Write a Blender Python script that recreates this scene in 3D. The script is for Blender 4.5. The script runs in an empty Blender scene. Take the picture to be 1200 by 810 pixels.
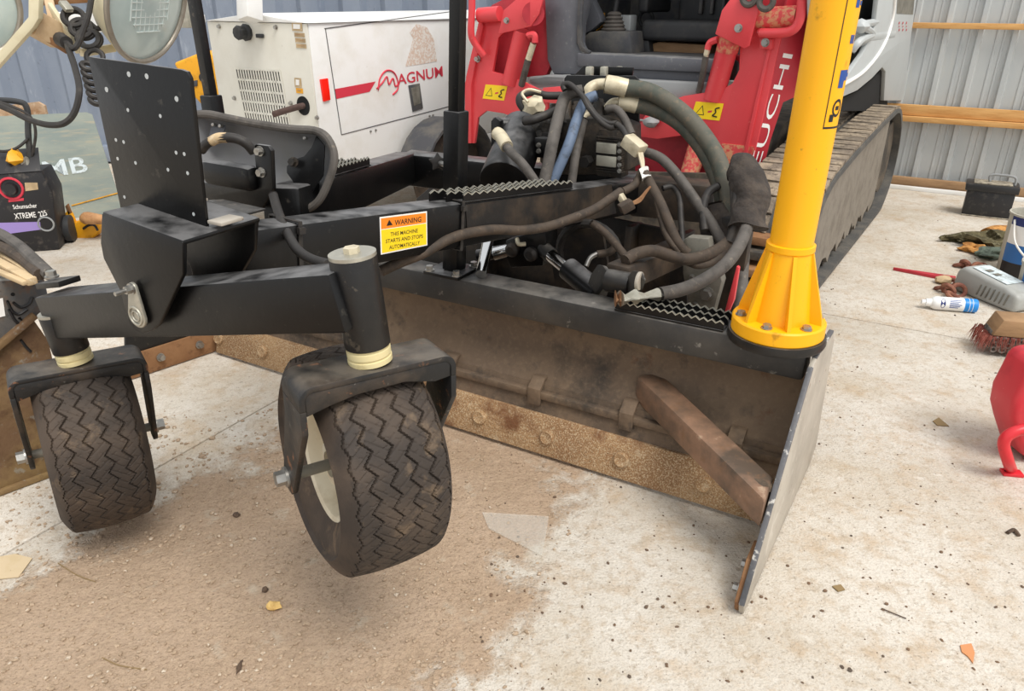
import bpy, bmesh, math, random
from mathutils import Vector, Matrix, noise

random.seed(7)
V = Vector
scene = bpy.context.scene
COL = scene.collection

# ------------------------------------------------------------------ camera
F, TH, H = 867.0, math.radians(25.0), 1.5
cam_data = bpy.data.cameras.new('camera')
cam_data.sensor_fit = 'HORIZONTAL'; cam_data.sensor_width = 36.0
cam_data.lens = 36.0 * F / 1200.0
cam_data.clip_start = 0.05; cam_data.clip_end = 200
cam = bpy.data.objects.new('camera', cam_data)
cam.location = (0, 0, H); cam.rotation_euler = (math.pi / 2 - TH, 0, 0)
COL.objects.link(cam); scene.camera = cam

# ------------------------------------------------------------------ light
world = bpy.data.worlds.new('overcast_sky'); scene.world = world
world.use_nodes = True
bg = world.node_tree.nodes['Background']
bg.inputs[0].default_value = (0.96, 0.98, 1.0, 1); bg.inputs[1].default_value = 0.9
sd = bpy.data.lights.new('sun', 'SUN'); sd.energy = 2.5; sd.angle = math.radians(28); sd.color = (1.0, 0.96, 0.9)
sun = bpy.data.objects.new('sun', sd); COL.objects.link(sun)
sun.rotation_euler = (math.radians(24), math.radians(20), 0)
vs = scene.view_settings
vs.view_transform = 'Standard'; vs.look = 'None'; vs.gamma = 1.0; vs.exposure = 0.18; vs.use_curve_mapping = False

# ------------------------------------------------------------------ frames of reference
CAMP = V((0, 0, H))
cR = V((1, 0, 0)); cU = V((0, math.sin(TH), math.cos(TH))); cW = V((0, math.cos(TH), -math.sin(TH)))
UP = V((0, 0, 1))
AX = V((0.5, 0.8660254, 0)); BX = V((-0.8660254, 0.5, 0)); LO = V((0.77, 1.875, 0))   # grader: rearward, leftward, origin
def ray(x, y): return cR * ((x - 600) / F) + cU * ((405 - y) / F) + cW
def T(x, y, t): return CAMP + ray(x, y) * t                       # a point of the place seen there, t metres deep
def PZ(x, y, z=0.0):
    d = ray(x, y); return CAMP + d * ((z - H) / d.z)
def PL(x, y, pt, n):
    d = ray(x, y); return CAMP + d * ((pt - CAMP).dot(n) / d.dot(n))
def L(p, q, z): return LO + BX * p + AX * q + UP * z
def LQ(x, y, q): return PL(x, y, L(0, q, 0), AX)
def LP(x, y, p): return PL(x, y, L(p, 0, 0), BX)
def loc(w): d = w - LO; return d.dot(BX), d.dot(AX), d.z
MO = PZ(955, 355); AM = (PZ(1035, 250) - MO).normalized(); BM = V((-AM.y, AM.x, 0))
def M(p, q, z): return MO + BM * p + AM * q + UP * z              # track loader frame
def MQ(x, y, q): return PL(x, y, M(0, q, 0), AM)
def MP(x, y, p): return PL(x, y, M(p, 0, 0), BM)
def mloc(w): d = w - MO; return d.dot(BM), d.dot(AM), d.z

# ------------------------------------------------------------------ materials
def lin(c):
    if isinstance(c, str):
        c = [int(c[i:i + 2], 16) / 255 for i in (0, 2, 4)]
    return tuple((x / 12.92 if x <= 0.04045 else ((x + 0.055) / 1.055) ** 2.4) for x in c) + (1.0,)
MATS = {}
def mat(name, base, rough=0.5, metal=0.0, layers=(), bump=None, alpha=1.0, spec=0.5, coat=0.0, coords='Position', trans=0.0, dust_sheen=None):
    """layers: (scale, lo, hi, colour, strength[, stretch]) noise masks of dirt, wear or stain over the base"""
    m = bpy.data.materials.new(name); m.use_nodes = True; MATS[name] = m
    nt = m.node_tree; N = nt.nodes; LK = nt.links
    b = N['Principled BSDF']
    b.inputs['Roughness'].default_value = rough; b.inputs['Metallic'].default_value = metal
    b.inputs['Specular IOR Level'].default_value = spec; b.inputs['Coat Weight'].default_value = coat
    b.inputs['Alpha'].default_value = alpha; b.inputs['Transmission Weight'].default_value = trans
    geo = N.new('ShaderNodeNewGeometry') if coords == 'Position' else N.new('ShaderNodeTexCoord')
    out = geo.outputs['Position' if coords == 'Position' else 'Object']
    cur = None; basec = lin(base)
    rgb = N.new('ShaderNodeRGB'); rgb.outputs[0].default_value = basec; cur = rgb.outputs[0]
    for i, ly in enumerate(layers):
        sc, lo, hi, colr, st = ly[:5]
        src = out
        if len(ly) > 5:
            mp = N.new('ShaderNodeMapping'); mp.inputs['Scale'].default_value = ly[5]; LK.new(out, mp.inputs[0]); src = mp.outputs[0]
        nz = N.new('ShaderNodeTexNoise'); nz.inputs['Scale'].default_value = sc; nz.inputs['Detail'].default_value = 6
        nz.inputs['Roughness'].default_value = 0.62
        LK.new(src, nz.inputs['Vector'])
        mr = N.new('ShaderNodeMapRange'); mr.inputs['From Min'].default_value = lo; mr.inputs['From Max'].default_value = hi
        mr.inputs['To Max'].default_value = st
        LK.new(nz.outputs['Fac'], mr.inputs['Value'])
        mx = N.new('ShaderNodeMix'); mx.data_type = 'RGBA'
        LK.new(mr.outputs[0], mx.inputs['Factor']); LK.new(cur, mx.inputs['A']); mx.inputs['B'].default_value = lin(colr)
        cur = mx.outputs['Result']
    if dust_sheen:                                     # faces that look up: settled dusty film plus sky reflection put into the colour
        sp_ = N.new('ShaderNodeSeparateXYZ'); LK.new((geo if coords == 'Position' else N.new('ShaderNodeNewGeometry')).outputs['Normal'], sp_.inputs[0])
        m1 = N.new('ShaderNodeMapRange'); m1.inputs['From Min'].default_value = .55; m1.inputs['From Max'].default_value = .97; m1.inputs['To Max'].default_value = dust_sheen[1]
        LK.new(sp_.outputs['Z'], m1.inputs['Value'])
        nz = N.new('ShaderNodeTexNoise'); nz.inputs['Scale'].default_value = 16; nz.inputs['Detail'].default_value = 6; LK.new(out, nz.inputs['Vector'])
        m2 = N.new('ShaderNodeMapRange'); m2.inputs['From Min'].default_value = .3; m2.inputs['From Max'].default_value = .6; LK.new(nz.outputs['Fac'], m2.inputs['Value'])
        mu = N.new('ShaderNodeMath'); mu.operation = 'MULTIPLY'; LK.new(m1.outputs[0], mu.inputs[0]); LK.new(m2.outputs[0], mu.inputs[1])
        mx = N.new('ShaderNodeMix'); mx.data_type = 'RGBA'; LK.new(mu.outputs[0], mx.inputs['Factor']); LK.new(cur, mx.inputs['A']); mx.inputs['B'].default_value = lin(dust_sheen[0])
        cur = mx.outputs['Result']
    LK.new(cur, b.inputs['Base Color'])
    if bump:
        nz = N.new('ShaderNodeTexNoise'); nz.inputs['Scale'].default_value = bump[0]; nz.inputs['Detail'].default_value = 5
        LK.new(out, nz.inputs['Vector'])
        bp = N.new('ShaderNodeBump'); bp.inputs['Strength'].default_value = bump[1]; bp.inputs['Distance'].default_value = bump[2] if len(bump) > 2 else 0.01
        LK.new(nz.outputs['Fac'], bp.inputs['Height']); LK.new(bp.outputs[0], b.inputs['Normal'])
    return m

mat('black_paint', '0c0c0d', 0.36, layers=((3, .5, .75, '2c2824', .3), (40, .64, .8, '6b655c', .35)), bump=(60, .05), spec=.35, dust_sheen=('8b8a8a', .5))
mat('black_worn', '111112', 0.42, layers=((5, .45, .75, '37312a', .5), (30, .6, .72, '8a7d6c', .4)), bump=(45, .12), dust_sheen=('84807a', .4))
mat('black_tube_paint', '2b2a29', 0.5, layers=((4, .45, .7, '4d4740', .7), (28, .63, .72, '9a948a', .5)), bump=(50, .1), dust_sheen=('8a857e', .4))
mat('black_fork', '161617', 0.48, layers=((9, .46, .66, '453a30', .8), (22, .61, .68, '8a5a3a', .85), (60, .66, .74, '9a958c', .5)), bump=(40, .2), dust_sheen=('857b6e', .4))
mat('dusty_steel', '665545', 0.82, layers=((3, .4, .65, '7d6852', .8), (2.2, .52, .62, '2b2825', .75), (12, .55, .68, '3a342f', .65), (7, .62, .7, '5e3822', .6), (60, .5, .8, '8f7a62', .4)), bump=(45, .35))
mat('frame_dirty', '1f1c1a', 0.6, layers=((4, .45, .66, '564636', .8), (20, .5, .7, '151414', .6)), bump=(40, .2))
mat('rust_edge', '8d6a48', 0.85, layers=((4, .4, .6, 'a98760', .9), (210, .5, .58, 'd2bf9e', .6), (260, .55, .62, '5a3c26', .6), (5, .56, .68, '6a4124', .9), (16, .6, .66, 'c9b79a', .5)), bump=(90, .5))
mat('rust_brown', '7c5636', 0.8, layers=((6, .4, .65, '9b7450', .7), (25, .55, .68, '5a371f', .7)), bump=(50, .3))
mat('brace_rust', '54463a', 0.6, layers=((5, .42, .62, '95725a', .9), (30, .55, .7, '7c5a3e', .6), (10, .62, .7, 'b9a48c', .6)), bump=(40, .15))
mat('worn_plate', 'b5ada0', 0.55, layers=((5, .4, .7, '8d857a', .7), (14, .58, .68, 'd3ccc0', .5), (30, .64, .7, '6a3f2a', .6)), bump=(40, .1))
mat('plate_edge', '5b5b5e', 0.5, layers=((40, .58, .64, 'd4d0c8', .7), (9, .5, .65, '3a3b3e', .7)), bump=(60, .2))
mat('rubber_tire', '342c26', 0.75, layers=((5, .42, .62, '54463a', .75), (14, .58, .7, '7a6650', .6), (30, .6, .7, '2a2623', .6)), bump=(120, .12))
mat('rim_cream', 'd8cfb8', 0.5, layers=((8, .5, .7, 'a08b68', .6),))
mat('nylon_cream', 'd8ca9a', 0.5, layers=((20, .5, .7, 'a8935e', .6),))
mat('bolt_steel', 'a9a7a2', 0.35, 0.8, layers=((40, .5, .7, '6a5c4c', .5),))
mat('chrome', 'd0d0d0', 0.12, 1.0)
mat('galv_link', 'a6a397', 0.4, 0.5, layers=((20, .5, .7, 'cfcabb', .6),))
mat('yellow_paint', 'fdb50f', 0.42, layers=((12, .66, .74, 'b07a10', .7), (50, .68, .74, '6a5a30', .5)), spec=.4)
mat('yellow_decal', 'fbd71b', 0.5)
mat('orange_decal', 'f48a1e', 0.5)
mat('black_decal', '17171a', 0.5)
mat('blue_decal', '1f4b96', 0.5)
mat('white_decal', 'f2f0ec', 0.5)
mat('red_decal', 'd23a4c', 0.5)
mat('red_paint', 'e0484e', 0.42, layers=((4, .5, .75, 'd03c44', .6), (30, .64, .74, 'ea8078', .6)), spec=.5)
mat('red_dusty', 'd84c4c', 0.6, layers=((40, .47, .56, 'd6a878', .75), (6, .45, .65, 'b02a2e', .6)))
mat('red_dark', 'b52c38', 0.5, layers=((6, .5, .7, '7d1a22', .6),))
mat('red_reflector', 'ff2414', 0.25)
mat('cab_grey', '5b5d63', 0.55, layers=((5, .45, .7, '707177', .7), (40, .62, .72, '9a9894', .4)), dust_sheen=('a3a19c', .5))
mat('shell_grey', '7c7c7e', 0.55, layers=((8, .45, .7, '7a7974', .7),))
mat('cab_dark', '45464a', 0.7, layers=((8, .42, .66, '6a665f', .8),))
mat('seat_black', '2e2f31', 0.6, layers=((10, .5, .7, '4a4743', .6),))
mat('machine_grey', '8e9091', 0.5, layers=((5, .45, .7, 'a5a6a5', .7),))
mat('machine_white', 'b6baba', 0.45, layers=((5, .5, .7, 'aeb1b1', .6),))
mat('white_panel', 'e9e9e7', 0.4, layers=((3, .5, .75, 'd6d2c8', .7), (30, .68, .74, 'b0a898', .5)))
mat('white_panel_warm', 'dedbd0', 0.45, layers=((3, .45, .7, 'cdc8ba', .7), (30, .68, .74, 'a09884', .5)))
mat('fade_graphic', 'dcc4b2', 0.5, layers=((60, .45, .55, 'ece8e2', .9),))
mat('hose_grey', '5a5550', 0.7, layers=((20, .45, .65, '3a3632', .7), (50, .6, .7, '8a7f6f', .5)))
mat('hose_black', '2f2c2a', 0.65, layers=((20, .45, .65, '4e463d', .8),))
mat('hose_brown', '493d32', 0.75, layers=((20, .45, .65, '302923', .8), (60, .58, .7, '6f6050', .5)))
mat('lamp_tan', 'c9ae8a', 0.5, layers=((10, .45, .65, 'b0906a', .7),))
mat('exhaust_rust', '54403a', 0.8, layers=((30, .45, .65, '3c2c28', .8),))
mat('hose_green', '5a574c', 0.7, layers=((18, .45, .62, '434a42', .8), (40, .55, .7, '7a6a54', .7)))
mat('hose_blue', '5f6f86', 0.6, layers=((30, .5, .65, '3a4048', .7),))
mat('fitting_cream', 'd2c7ac', 0.45, .2, layers=((25, .5, .7, '9a8d72', .6),))
mat('valve_black', '26231f', 0.55, layers=((12, .45, .65, '4a3e32', .8), (60, .6, .7, '75695a', .4)), bump=(60, .3))
mat('silver_tag', 'b9b6a8', 0.45, .4, layers=((20, .5, .7, '8d8878', .6),))
mat('sleeve_fabric', '38322e', 0.9, layers=((14, .45, .65, '544a41', .8),), bump=(35, .5, .02))
mat('track_rubber', '7a6e60', 0.9, layers=((9, .4, .6, 'a99882', .9), (30, .55, .68, '463c32', .8)), bump=(50, .6, .02))
mat('track_mud', '857d72', 0.9, layers=((9, .45, .65, '6f675c', .8),), bump=(40, .3))
mat('red_side', 'bb2b38', 0.45, layers=((5, .5, .7, 'a52530', .6),))
mat('track_edge', '4f4e4c', 0.85, layers=((8, .45, .65, '6a655d', .8),), bump=(60, .3))
mat('track_frame', '3a3631', 0.8, layers=((6, .45, .65, '6e6253', .8),), bump=(40, .4))
mat('coupler_grey', '7d7a70', 0.55, layers=((12, .45, .65, '57524a', .8), (40, .62, .7, '98948a', .5)))
mat('galv_wall', 'c8cac8', 0.5, .0, layers=((1.6, .4, .65, 'b2b8ba', .8, (1, 1, .25)), (6, .55, .7, 'c9c6bc', .6, (1, 1, .15)), (40, .68, .75, 'dededc', .6)))
mat('timber', 'd9a869', 0.75, layers=((5, .4, .65, 'c08a4c', .8, (1, 1, 9)), (30, .6, .7, 'a8743c', .5, (1, 1, 12))), bump=(30, .1))
mat('timber_old', 'a68460', 0.8, layers=((6, .4, .65, '86684a', .8, (1, 1, 6)),))
mat('container_blue', '7d8797', 0.55, layers=((2, .42, .65, '8e97a5', .8, (1, 1, .4)), (14, .6, .7, 'a6adb8', .5, (1, 1, .3)), (20, .64, .7, '6a6f7a', .6)))
mat('plywood_green', '93998f', 0.75, layers=((2.5, .4, .62, '7f8a86', .9, (1, 1, 3)), (9, .55, .68, 'a9a08a', .7, (.4, 1, 5)), (40, .66, .72, 'c6c3b6', .5)))
mat('plywood_rusty', 'b99a7c', 0.8, layers=((9, .45, .6, '9a7350', .9), (30, .5, .65, 'd2bfa6', .6)))
mat('white_faded', 'cfdade', 0.6, layers=((30, .5, .62, 'a9b1ae', .8),))
mat('lamp_cream', 'd9cfb0', 0.45, layers=((6, .5, .7, 'c2b48f', .7),))
mat('lamp_ring', '9a9286', 0.4, .4, layers=((10, .5, .7, '7a6f60', .6),))
mat('lamp_glass', 'c3d2cf', 0.12, .0, layers=((4, .4, .65, 'aebfbe', .8),), spec=.8)
mat('lamp_pattern', 'd9e2df', 0.3)
mat('cable_black', '2b2826', 0.6, layers=((30, .5, .7, '4a443d', .6),))
mat('charger_black', '1d1c1f', 0.5, layers=((14, .55, .7, '6a625a', .6),))
mat('purple_stripe', '9a86c6', 0.5)
mat('saw_yellow', 'e8a51c', 0.5, layers=((12, .5, .68, 'b07a1a', .8),))
mat('wood_handle', 'b98a5c', 0.6, layers=((20, .45, .65, '96683e', .8),))
mat('stake_wood', 'c9b08a', 0.8, layers=((9, .45, .65, 'a08a6a', .8), (40, .6, .7, 'e4d8c0', .6)))
mat('bucket_steel', '4d5157', 0.6, layers=((4, .42, .58, '6a645c', .8), (8, .52, .64, '6e4a30', .7), (30, .58, .66, '2a2a2c', .7)), bump=(40, .2))
mat('bucket_rust', '6b5138', 0.75, layers=((5, .42, .58, '8d744a', .8), (10, .5, .64, '4e3320', .8), (22, .6, .68, '9aa09a', .4)), bump=(40, .3))
mat('bucket_ledge', '9aa3a8', 0.7, layers=((7, .42, .6, 'b3a78f', .9), (30, .55, .68, '7c7a76', .7)))
mat('battery_black', '232325', 0.45, layers=((20, .55, .7, '55504a', .6),))
mat('dusty_lid', '7a7266', 0.9, layers=((30, .45, .6, 'b0a692', .8),))
mat('jug_grey', 'a7a8a4', 0.5, layers=((12, .5, .7, '8d8c84', .6),))
mat('can_white', 'f0f1f0', 0.3)
mat('can_blue', '1f86d6', 0.35)
mat('pail_blue', '2f6cb0', 0.45, layers=((20, .6, .7, '1f4f8a', .5),))
mat('pail_grey', 'b8b4a8', 0.5, layers=((14, .5, .7, '97907f', .6),))
mat('pail_black', '232022', 0.5)
mat('navy', '2a3670', 0.5)
mat('wire_white', 'e6e4de', 0.5)
mat('rusty_chain', '7a4a3c', 0.8, layers=((30, .45, .62, '9c6a52', .8),))
mat('rag_olive', '5a5238', 0.95, layers=((30, .45, .6, '39331f', .9), (50, .55, .65, '8a8468', .7)))
mat('rag_orange', 'c08a4a', 0.9, layers=((30, .45, .6, '8a5a2c', .9),))
mat('rag_green', '6d7a6d', 0.9, layers=((30, .45, .6, '4a5048', .9),))
mat('brush_red', '8d4a3e', 0.9, layers=((60, .4, .6, 'a8675a', .9),))
mat('brush_core', '77706a', 0.9, layers=((50, .45, .6, '4c4640', .9),))
mat('jerry_red', 'cf3540', 0.42, layers=((9, .5, .68, 'b32a36', .8), (40, .66, .72, 'e08a86', .6)))
mat('handle_red', 'd12a34', 0.35, layers=((25, .62, .7, '9a1c24', .6),))
mat('paper', 'c9b594', 0.8, layers=((20, .5, .65, 'c0ab86', .7),))
mat('yellow_stone', 'dcb873', 0.85, layers=((30, .45, .6, 'c09a5a', .8),), bump=(60, .4))
mat('dark_clod', '5b4a3c', 0.95, layers=((40, .45, .6, '3c3028', .8),), bump=(60, .5))
mat('pebble', 'b09a82', 0.95, layers=((60, .42, .6, '94806a', .9), (50, .58, .64, 'd0c4b2', .8)))
mat('grit_dark', '54493f', 0.9, layers=((3, .4, .6, '7a5f48', .8),))
mat('leaf_brown', '8a7450', 0.9); mat('leaf_orange', 'c98a5c', 0.85)
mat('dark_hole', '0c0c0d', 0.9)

def glass_mat():
    m = bpy.data.materials.new('clear_plastic'); m.use_nodes = True; MATS['clear_plastic'] = m
    b = m.node_tree.nodes['Principled BSDF']
    b.inputs['Base Color'].default_value = lin('e8e4da'); b.inputs['Roughness'].default_value = 0.15
    b.inputs['Alpha'].default_value = 0.2
glass_mat()

def floor_mat():
    m = bpy.data.materials.new('concrete_and_dirt'); m.use_nodes = True; MATS['floor'] = m
    nt = m.node_tree; N = nt.nodes; LK = nt.links; b = N['Principled BSDF']
    b.inputs['Roughness'].default_value = 0.9; b.inputs['Specular IOR Level'].default_value = 0.25
    geo = N.new('ShaderNodeNewGeometry'); pos = geo.outputs['Position']
    def nz(scale, detail=6, rough=.6):
        n = N.new('ShaderNodeTexNoise'); n.inputs['Scale'].default_value = scale; n.inputs['Detail'].default_value = detail
        n.inputs['Roughness'].default_value = rough; LK.new(pos, n.inputs['Vector']); return n.outputs['Fac']
    def mr(v, a, c, lo=0., hi=1.):
        r = N.new('ShaderNodeMapRange'); r.inputs['From Min'].default_value = a; r.inputs['From Max'].default_value = c
        r.inputs['To Min'].default_value = lo; r.inputs['To Max'].default_value = hi; LK.new(v, r.inputs['Value']); return r.outputs[0]
    def mix(f, a, c):
        x = N.new('ShaderNodeMix'); x.data_type = 'RGBA'
        LK.new(f, x.inputs['Factor'])
        for s, i in ((a, 'A'), (c, 'B')):
            if isinstance(s, str): x.inputs[i].default_value = lin(s)
            else: LK.new(s, x.inputs[i])
        return x.outputs['Result']
    def math_(op, a, c):
        x = N.new('ShaderNodeMath'); x.operation = op
        for s, i in ((a, 0), (c, 1)):
            if isinstance(s, (int, float)): x.inputs[i].default_value = s
            else: LK.new(s, x.inputs[i])
        return x.outputs[0]
    def halfplane(p0, p1):                       # signed distance to the line p0 p1, positive on its left
        d = (p1 - p0).normalized(); n = V((-d.y, d.x, 0))
        x = N.new('ShaderNodeVectorMath'); x.operation = 'DOT_PRODUCT'; LK.new(pos, x.inputs[0]); x.inputs[1].default_value = n
        return math_('SUBTRACT', x.outputs['Value'], p0.dot(n))
    conc = mix(mr(nz(2.2), .38, .66), 'd6cfc4', 'c6bcad')
    conc = mix(mr(nz(7, 9, .72), .5, .66, 0, .7), conc, 'bda588')
    conc = mix(mr(nz(1.1), .55, .72, 0, .5), conc, 'c2b095')
    conc = mix(mr(nz(60, 3), .58, .7, 0, .6), conc, '8d8070')
    conc = mix(mr(nz(160, 4, .8), .5, .66, 0, .5), conc, '9c8f7e')
    conc = mix(mr(nz(24, 8, .75), .5, .62, 0, .45), conc, 'a8947a')
    conc = mix(mr(nz(18), .6, .72, 0, .55), conc, 'e2ddd4')
    dirt = mix(mr(nz(3), .4, .65), 'b9a18a', 'ab937b')
    dirt = mix(mr(nz(40, 6, .75), .45, .65, 0, .7), dirt, 'c2aa90')
    dirt = mix(mr(nz(110, 5, .75), .53, .66, 0, .75), dirt, '7c6753')
    dirt = mix(mr(nz(9), .6, .7, 0, .6), dirt, 'c2b5a2')
    d1 = halfplane(PZ(560, 810), PZ(730, 470))
    d2 = halfplane(PZ(430, 470), PZ(60, 640))
    dm = math_('MINIMUM', d1, d2)
    dm = math_('ADD', dm, mr(nz(2.5, 8, .65), .2, .8, -.32, .32))
    dm = math_('ADD', dm, mr(nz(14, 6, .7), .2, .8, -.1, .1))
    fac = mr(dm, -.05, .07)
    LK.new(mix(fac, conc, dirt), b.inputs['Base Color'])
    h = math_('ADD', math_('MULTIPLY', nz(28, 7, .65), mr(fac, 0, 1, .35, 1.0)), math_('MULTIPLY', nz(120, 4), .35))
    bp = N.new('ShaderNodeBump'); bp.inputs['Strength'].default_value = .9; bp.inputs['Distance'].default_value = .016
    LK.new(h, bp.inputs['Height']); LK.new(bp.outputs[0], b.inputs['Normal'])
floor_mat()

# ------------------------------------------------------------------ mesh helpers
def basis(d, up=UP):
    d = d.normalized()
    s = d.cross(up)
    if s.length < 1e-4: s = d.cross(V((1, 0, 0)))
    s.normalize(); return d, s, s.cross(d).normalized()
def smooth_path(pts, sub=6):
    """Catmull-Rom through (vector, radius) pairs"""
    P = [(V(p), r) for p, r in pts]
    if len(P) < 3: return P
    out = []
    for i in range(len(P) - 1):
        p0 = P[max(i - 1, 0)][0]; p1, r1 = P[i]; p2, r2 = P[i + 1]; p3 = P[min(i + 2, len(P) - 1)][0]
        for k in range(sub):
            t = k / sub
            a = 2 * p1; b = (p2 - p0) * t; c = (2 * p0 - 5 * p1 + 4 * p2 - p3) * t * t; d = (-p0 + 3 * p1 - 3 * p2 + p3) * t ** 3
            out.append(((a + b + c + d) * .5, r1 + (r2 - r1) * t))
    out.append(P[-1]); return out
class MB:
    def __init__(s): s.v = []; s.f = []
    def add(s, vs, fs):
        o = len(s.v); s.v += [V(x) for x in vs]; s.f += [[i + o for i in f] for f in fs]; return s
    def box(s, c, ax, ay, az):
        vs = [c + ax * i + ay * j + az * k for i in (-1, 1) for j in (-1, 1) for k in (-1, 1)]
        return s.add(vs, [(0, 1, 3, 2), (4, 6, 7, 5), (0, 4, 5, 1), (2, 3, 7, 6), (0, 2, 6, 4), (1, 5, 7, 3)])
    def beam(s, p0, p1, w, h, up=UP):
        d, sd_, u = basis(p1 - p0, up)
        return s.box((p0 + p1) / 2, (p1 - p0) / 2, sd_ * (w / 2), u * (h / 2))
    def prism(s, poly, ext):
        n = len(poly); vs = [V(p) for p in poly] + [V(p) + ext for p in poly]
        fs = [list(range(n))[::-1], list(range(n, 2 * n))] + [(i, (i + 1) % n, n + (i + 1) % n, n + i) for i in range(n)]
        return s.add(vs, fs)
    def cyl(s, p0, p1, r0, r1=None, n=16):
        r1 = r0 if r1 is None else r1
        d, a, b = basis(p1 - p0)
        vs = []
        for p, r in ((p0, r0), (p1, r1)):
            vs += [p + a * (r * math.cos(2 * math.pi * i / n)) + b * (r * math.sin(2 * math.pi * i / n)) for i in range(n)]
        return s.add(vs, [tuple(range(n))[::-1], tuple(range(n, 2 * n))] + [(i, (i + 1) % n, n + (i + 1) % n, n + i) for i in range(n)])
    def hexa(s, c, ax, r, h): return s.cyl(c, c + ax.normalized() * h, r, r, 6)
    def bolt(s, c, ax, r, h=None):
        ax = ax.normalized(); h = h or r * 1.1
        s.cyl(c, c + ax * (h * .3), r * 1.35, r * 1.35, 14); return s.hexa(c + ax * (h * .3), ax, r, h)
    def tube(s, pts, r=None, n=8, sub=6, closed=False):
        P = smooth_path([(p, r) for p in pts] if r is not None else pts, sub)
        vs = []; fs = []; prev = None
        for i, (p, rr) in enumerate(P):
            d = (P[min(i + 1, len(P) - 1)][0] - P[max(i - 1, 0)][0]).normalized()
            if prev is None: _, a, b = basis(d)
            else:
                a = prev - d * prev.dot(d)
                if a.length < 1e-5: _, a, b = basis(d)
                a.normalize(); b = d.cross(a)
            prev = a
            vs += [p + a * (rr * math.cos(2 * math.pi * k / n)) + b * (rr * math.sin(2 * math.pi * k / n)) for k in range(n)]
        m = len(P)
        for i in range(m - 1):
            for k in range(n): fs.append((i * n + k, i * n + (k + 1) % n, (i + 1) * n + (k + 1) % n, (i + 1) * n + k))
        fs.append(tuple(range(n))[::-1]); fs.append(tuple(range((m - 1) * n, m * n)))
        return s.add(vs, fs)
    def lathe(s, o, ax, prof, n=32, a0=None):
        d, a, b = basis(ax) if a0 is None else (ax.normalized(), a0.normalized(), ax.normalized().cross(a0.normalized()))
        vs = []; fs = []
        for r, h in prof:
            vs += [o + d * h + a * (r * math.cos(2 * math.pi * k / n)) + b * (r * math.sin(2 * math.pi * k / n)) for k in range(n)]
        for i in range(len(prof) - 1):
            for k in range(n): fs.append((i * n + k, i * n + (k + 1) % n, (i + 1) * n + (k + 1) % n, (i + 1) * n + k))
        if prof[0][0] > 1e-5: fs.append(tuple(range(n))[::-1])
        if prof[-1][0] > 1e-5: fs.append(tuple(range((len(prof) - 1) * n, len(prof) * n)))
        return s.add(vs, fs)
    def torus(s, c, ax, R, r, n=28, k=8):
        d, a, b = basis(ax); vs = []; fs = []
        for i in range(n):
            t = 2 * math.pi * i / n; e = a * math.cos(t) + b * math.sin(t)
            for j in range(k):
                u = 2 * math.pi * j / k; vs.append(c + e * (R + r * math.cos(u)) + d * (r * math.sin(u)))
        for i in range(n):
            for j in range(k): fs.append((i * k + j, ((i + 1) % n) * k + j, ((i + 1) % n) * k + (j + 1) % k, i * k + (j + 1) % k))
        return s.add(vs, fs)
    def blob(s, c, rx, ry, rz, seed=0, rough=.25, sub=2, ax=None):
        bm = bmesh.new(); bmesh.ops.create_icosphere(bm, subdivisions=sub, radius=1)
        bm.verts.ensure_lookup_table(); rot = ax or Matrix.Identity(3); vs = []
        for q in bm.verts:
            k = 1 + rough * noise.noise(q.co * 1.7 + V((seed * 3.1, seed, 0)))
            vs.append(c + rot @ V((q.co.x * rx * k, q.co.y * ry * k, q.co.z * rz * k)))
        fs = [[w.index for w in f.verts] for f in bm.faces]; bm.free()
        return s.add(vs, fs)
    def build(s, name, m, parent=None, bevel=0., seg=2, smooth=35., tag=None):
        off = parent.matrix_world_loc if False else (world_loc(parent) if parent else V((0, 0, 0)))
        me = bpy.data.meshes.new(name)
        me.from_pydata([tuple(p - off) for p in s.v], [], s.f)
        bm = bmesh.new(); bm.from_mesh(me)
        bmesh.ops.recalc_face_normals(bm, faces=bm.faces)
        if bevel:
            if seg <= 2 and smooth == 35.: smooth = 24.
            es = [e for e in bm.edges if len(e.link_faces) == 2 and e.calc_face_angle(0) > math.radians(28)]
            bmesh.ops.bevel(bm, geom=es, offset=bevel, segments=seg, profile=.5, affect='EDGES', clamp_overlap=True)
        bm.to_mesh(me); bm.free()
        me.materials.append(MATS[m])
        for p in me.polygons: p.use_smooth = True
        me.set_sharp_from_angle(angle=math.radians(smooth))
        o = bpy.data.objects.new(name, me); COL.objects.link(o)
        if parent: o.parent = parent
        if name == 'lettering': o['kind'] = 'stuff'
        return o
def world_loc(o):
    r = V((0, 0, 0))
    while o is not None: r += o.location; o = o.parent
    return r
def thing(name, label, cat, at=(0, 0, 0), group=None):
    o = bpy.data.objects.new(name, None); COL.objects.link(o); o.location = at; o.empty_display_size = .1
    o['label'] = label; o['category'] = cat
    if group: o['group'] = group
    return o
def tag(o, label, cat, group=None):
    """turn a lone mesh into a thing: origin to the base of the mesh"""
    o['label'] = label; o['category'] = cat
    if group: o['group'] = group
    vs = [v.co for v in o.data.vertices]
    c = V((sum(v.x for v in vs) / len(vs), sum(v.y for v in vs) / len(vs), min(v.z for v in vs)))
    o.data.transform(Matrix.Translation(-c)); o.location = c
    return o
def struct(o): o['kind'] = 'structure'; return o
def stuff(o): o['kind'] = 'stuff'; return o
def quadpts(pts, pt, n): return [PL(x, y, pt, n) for x, y in pts]
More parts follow.
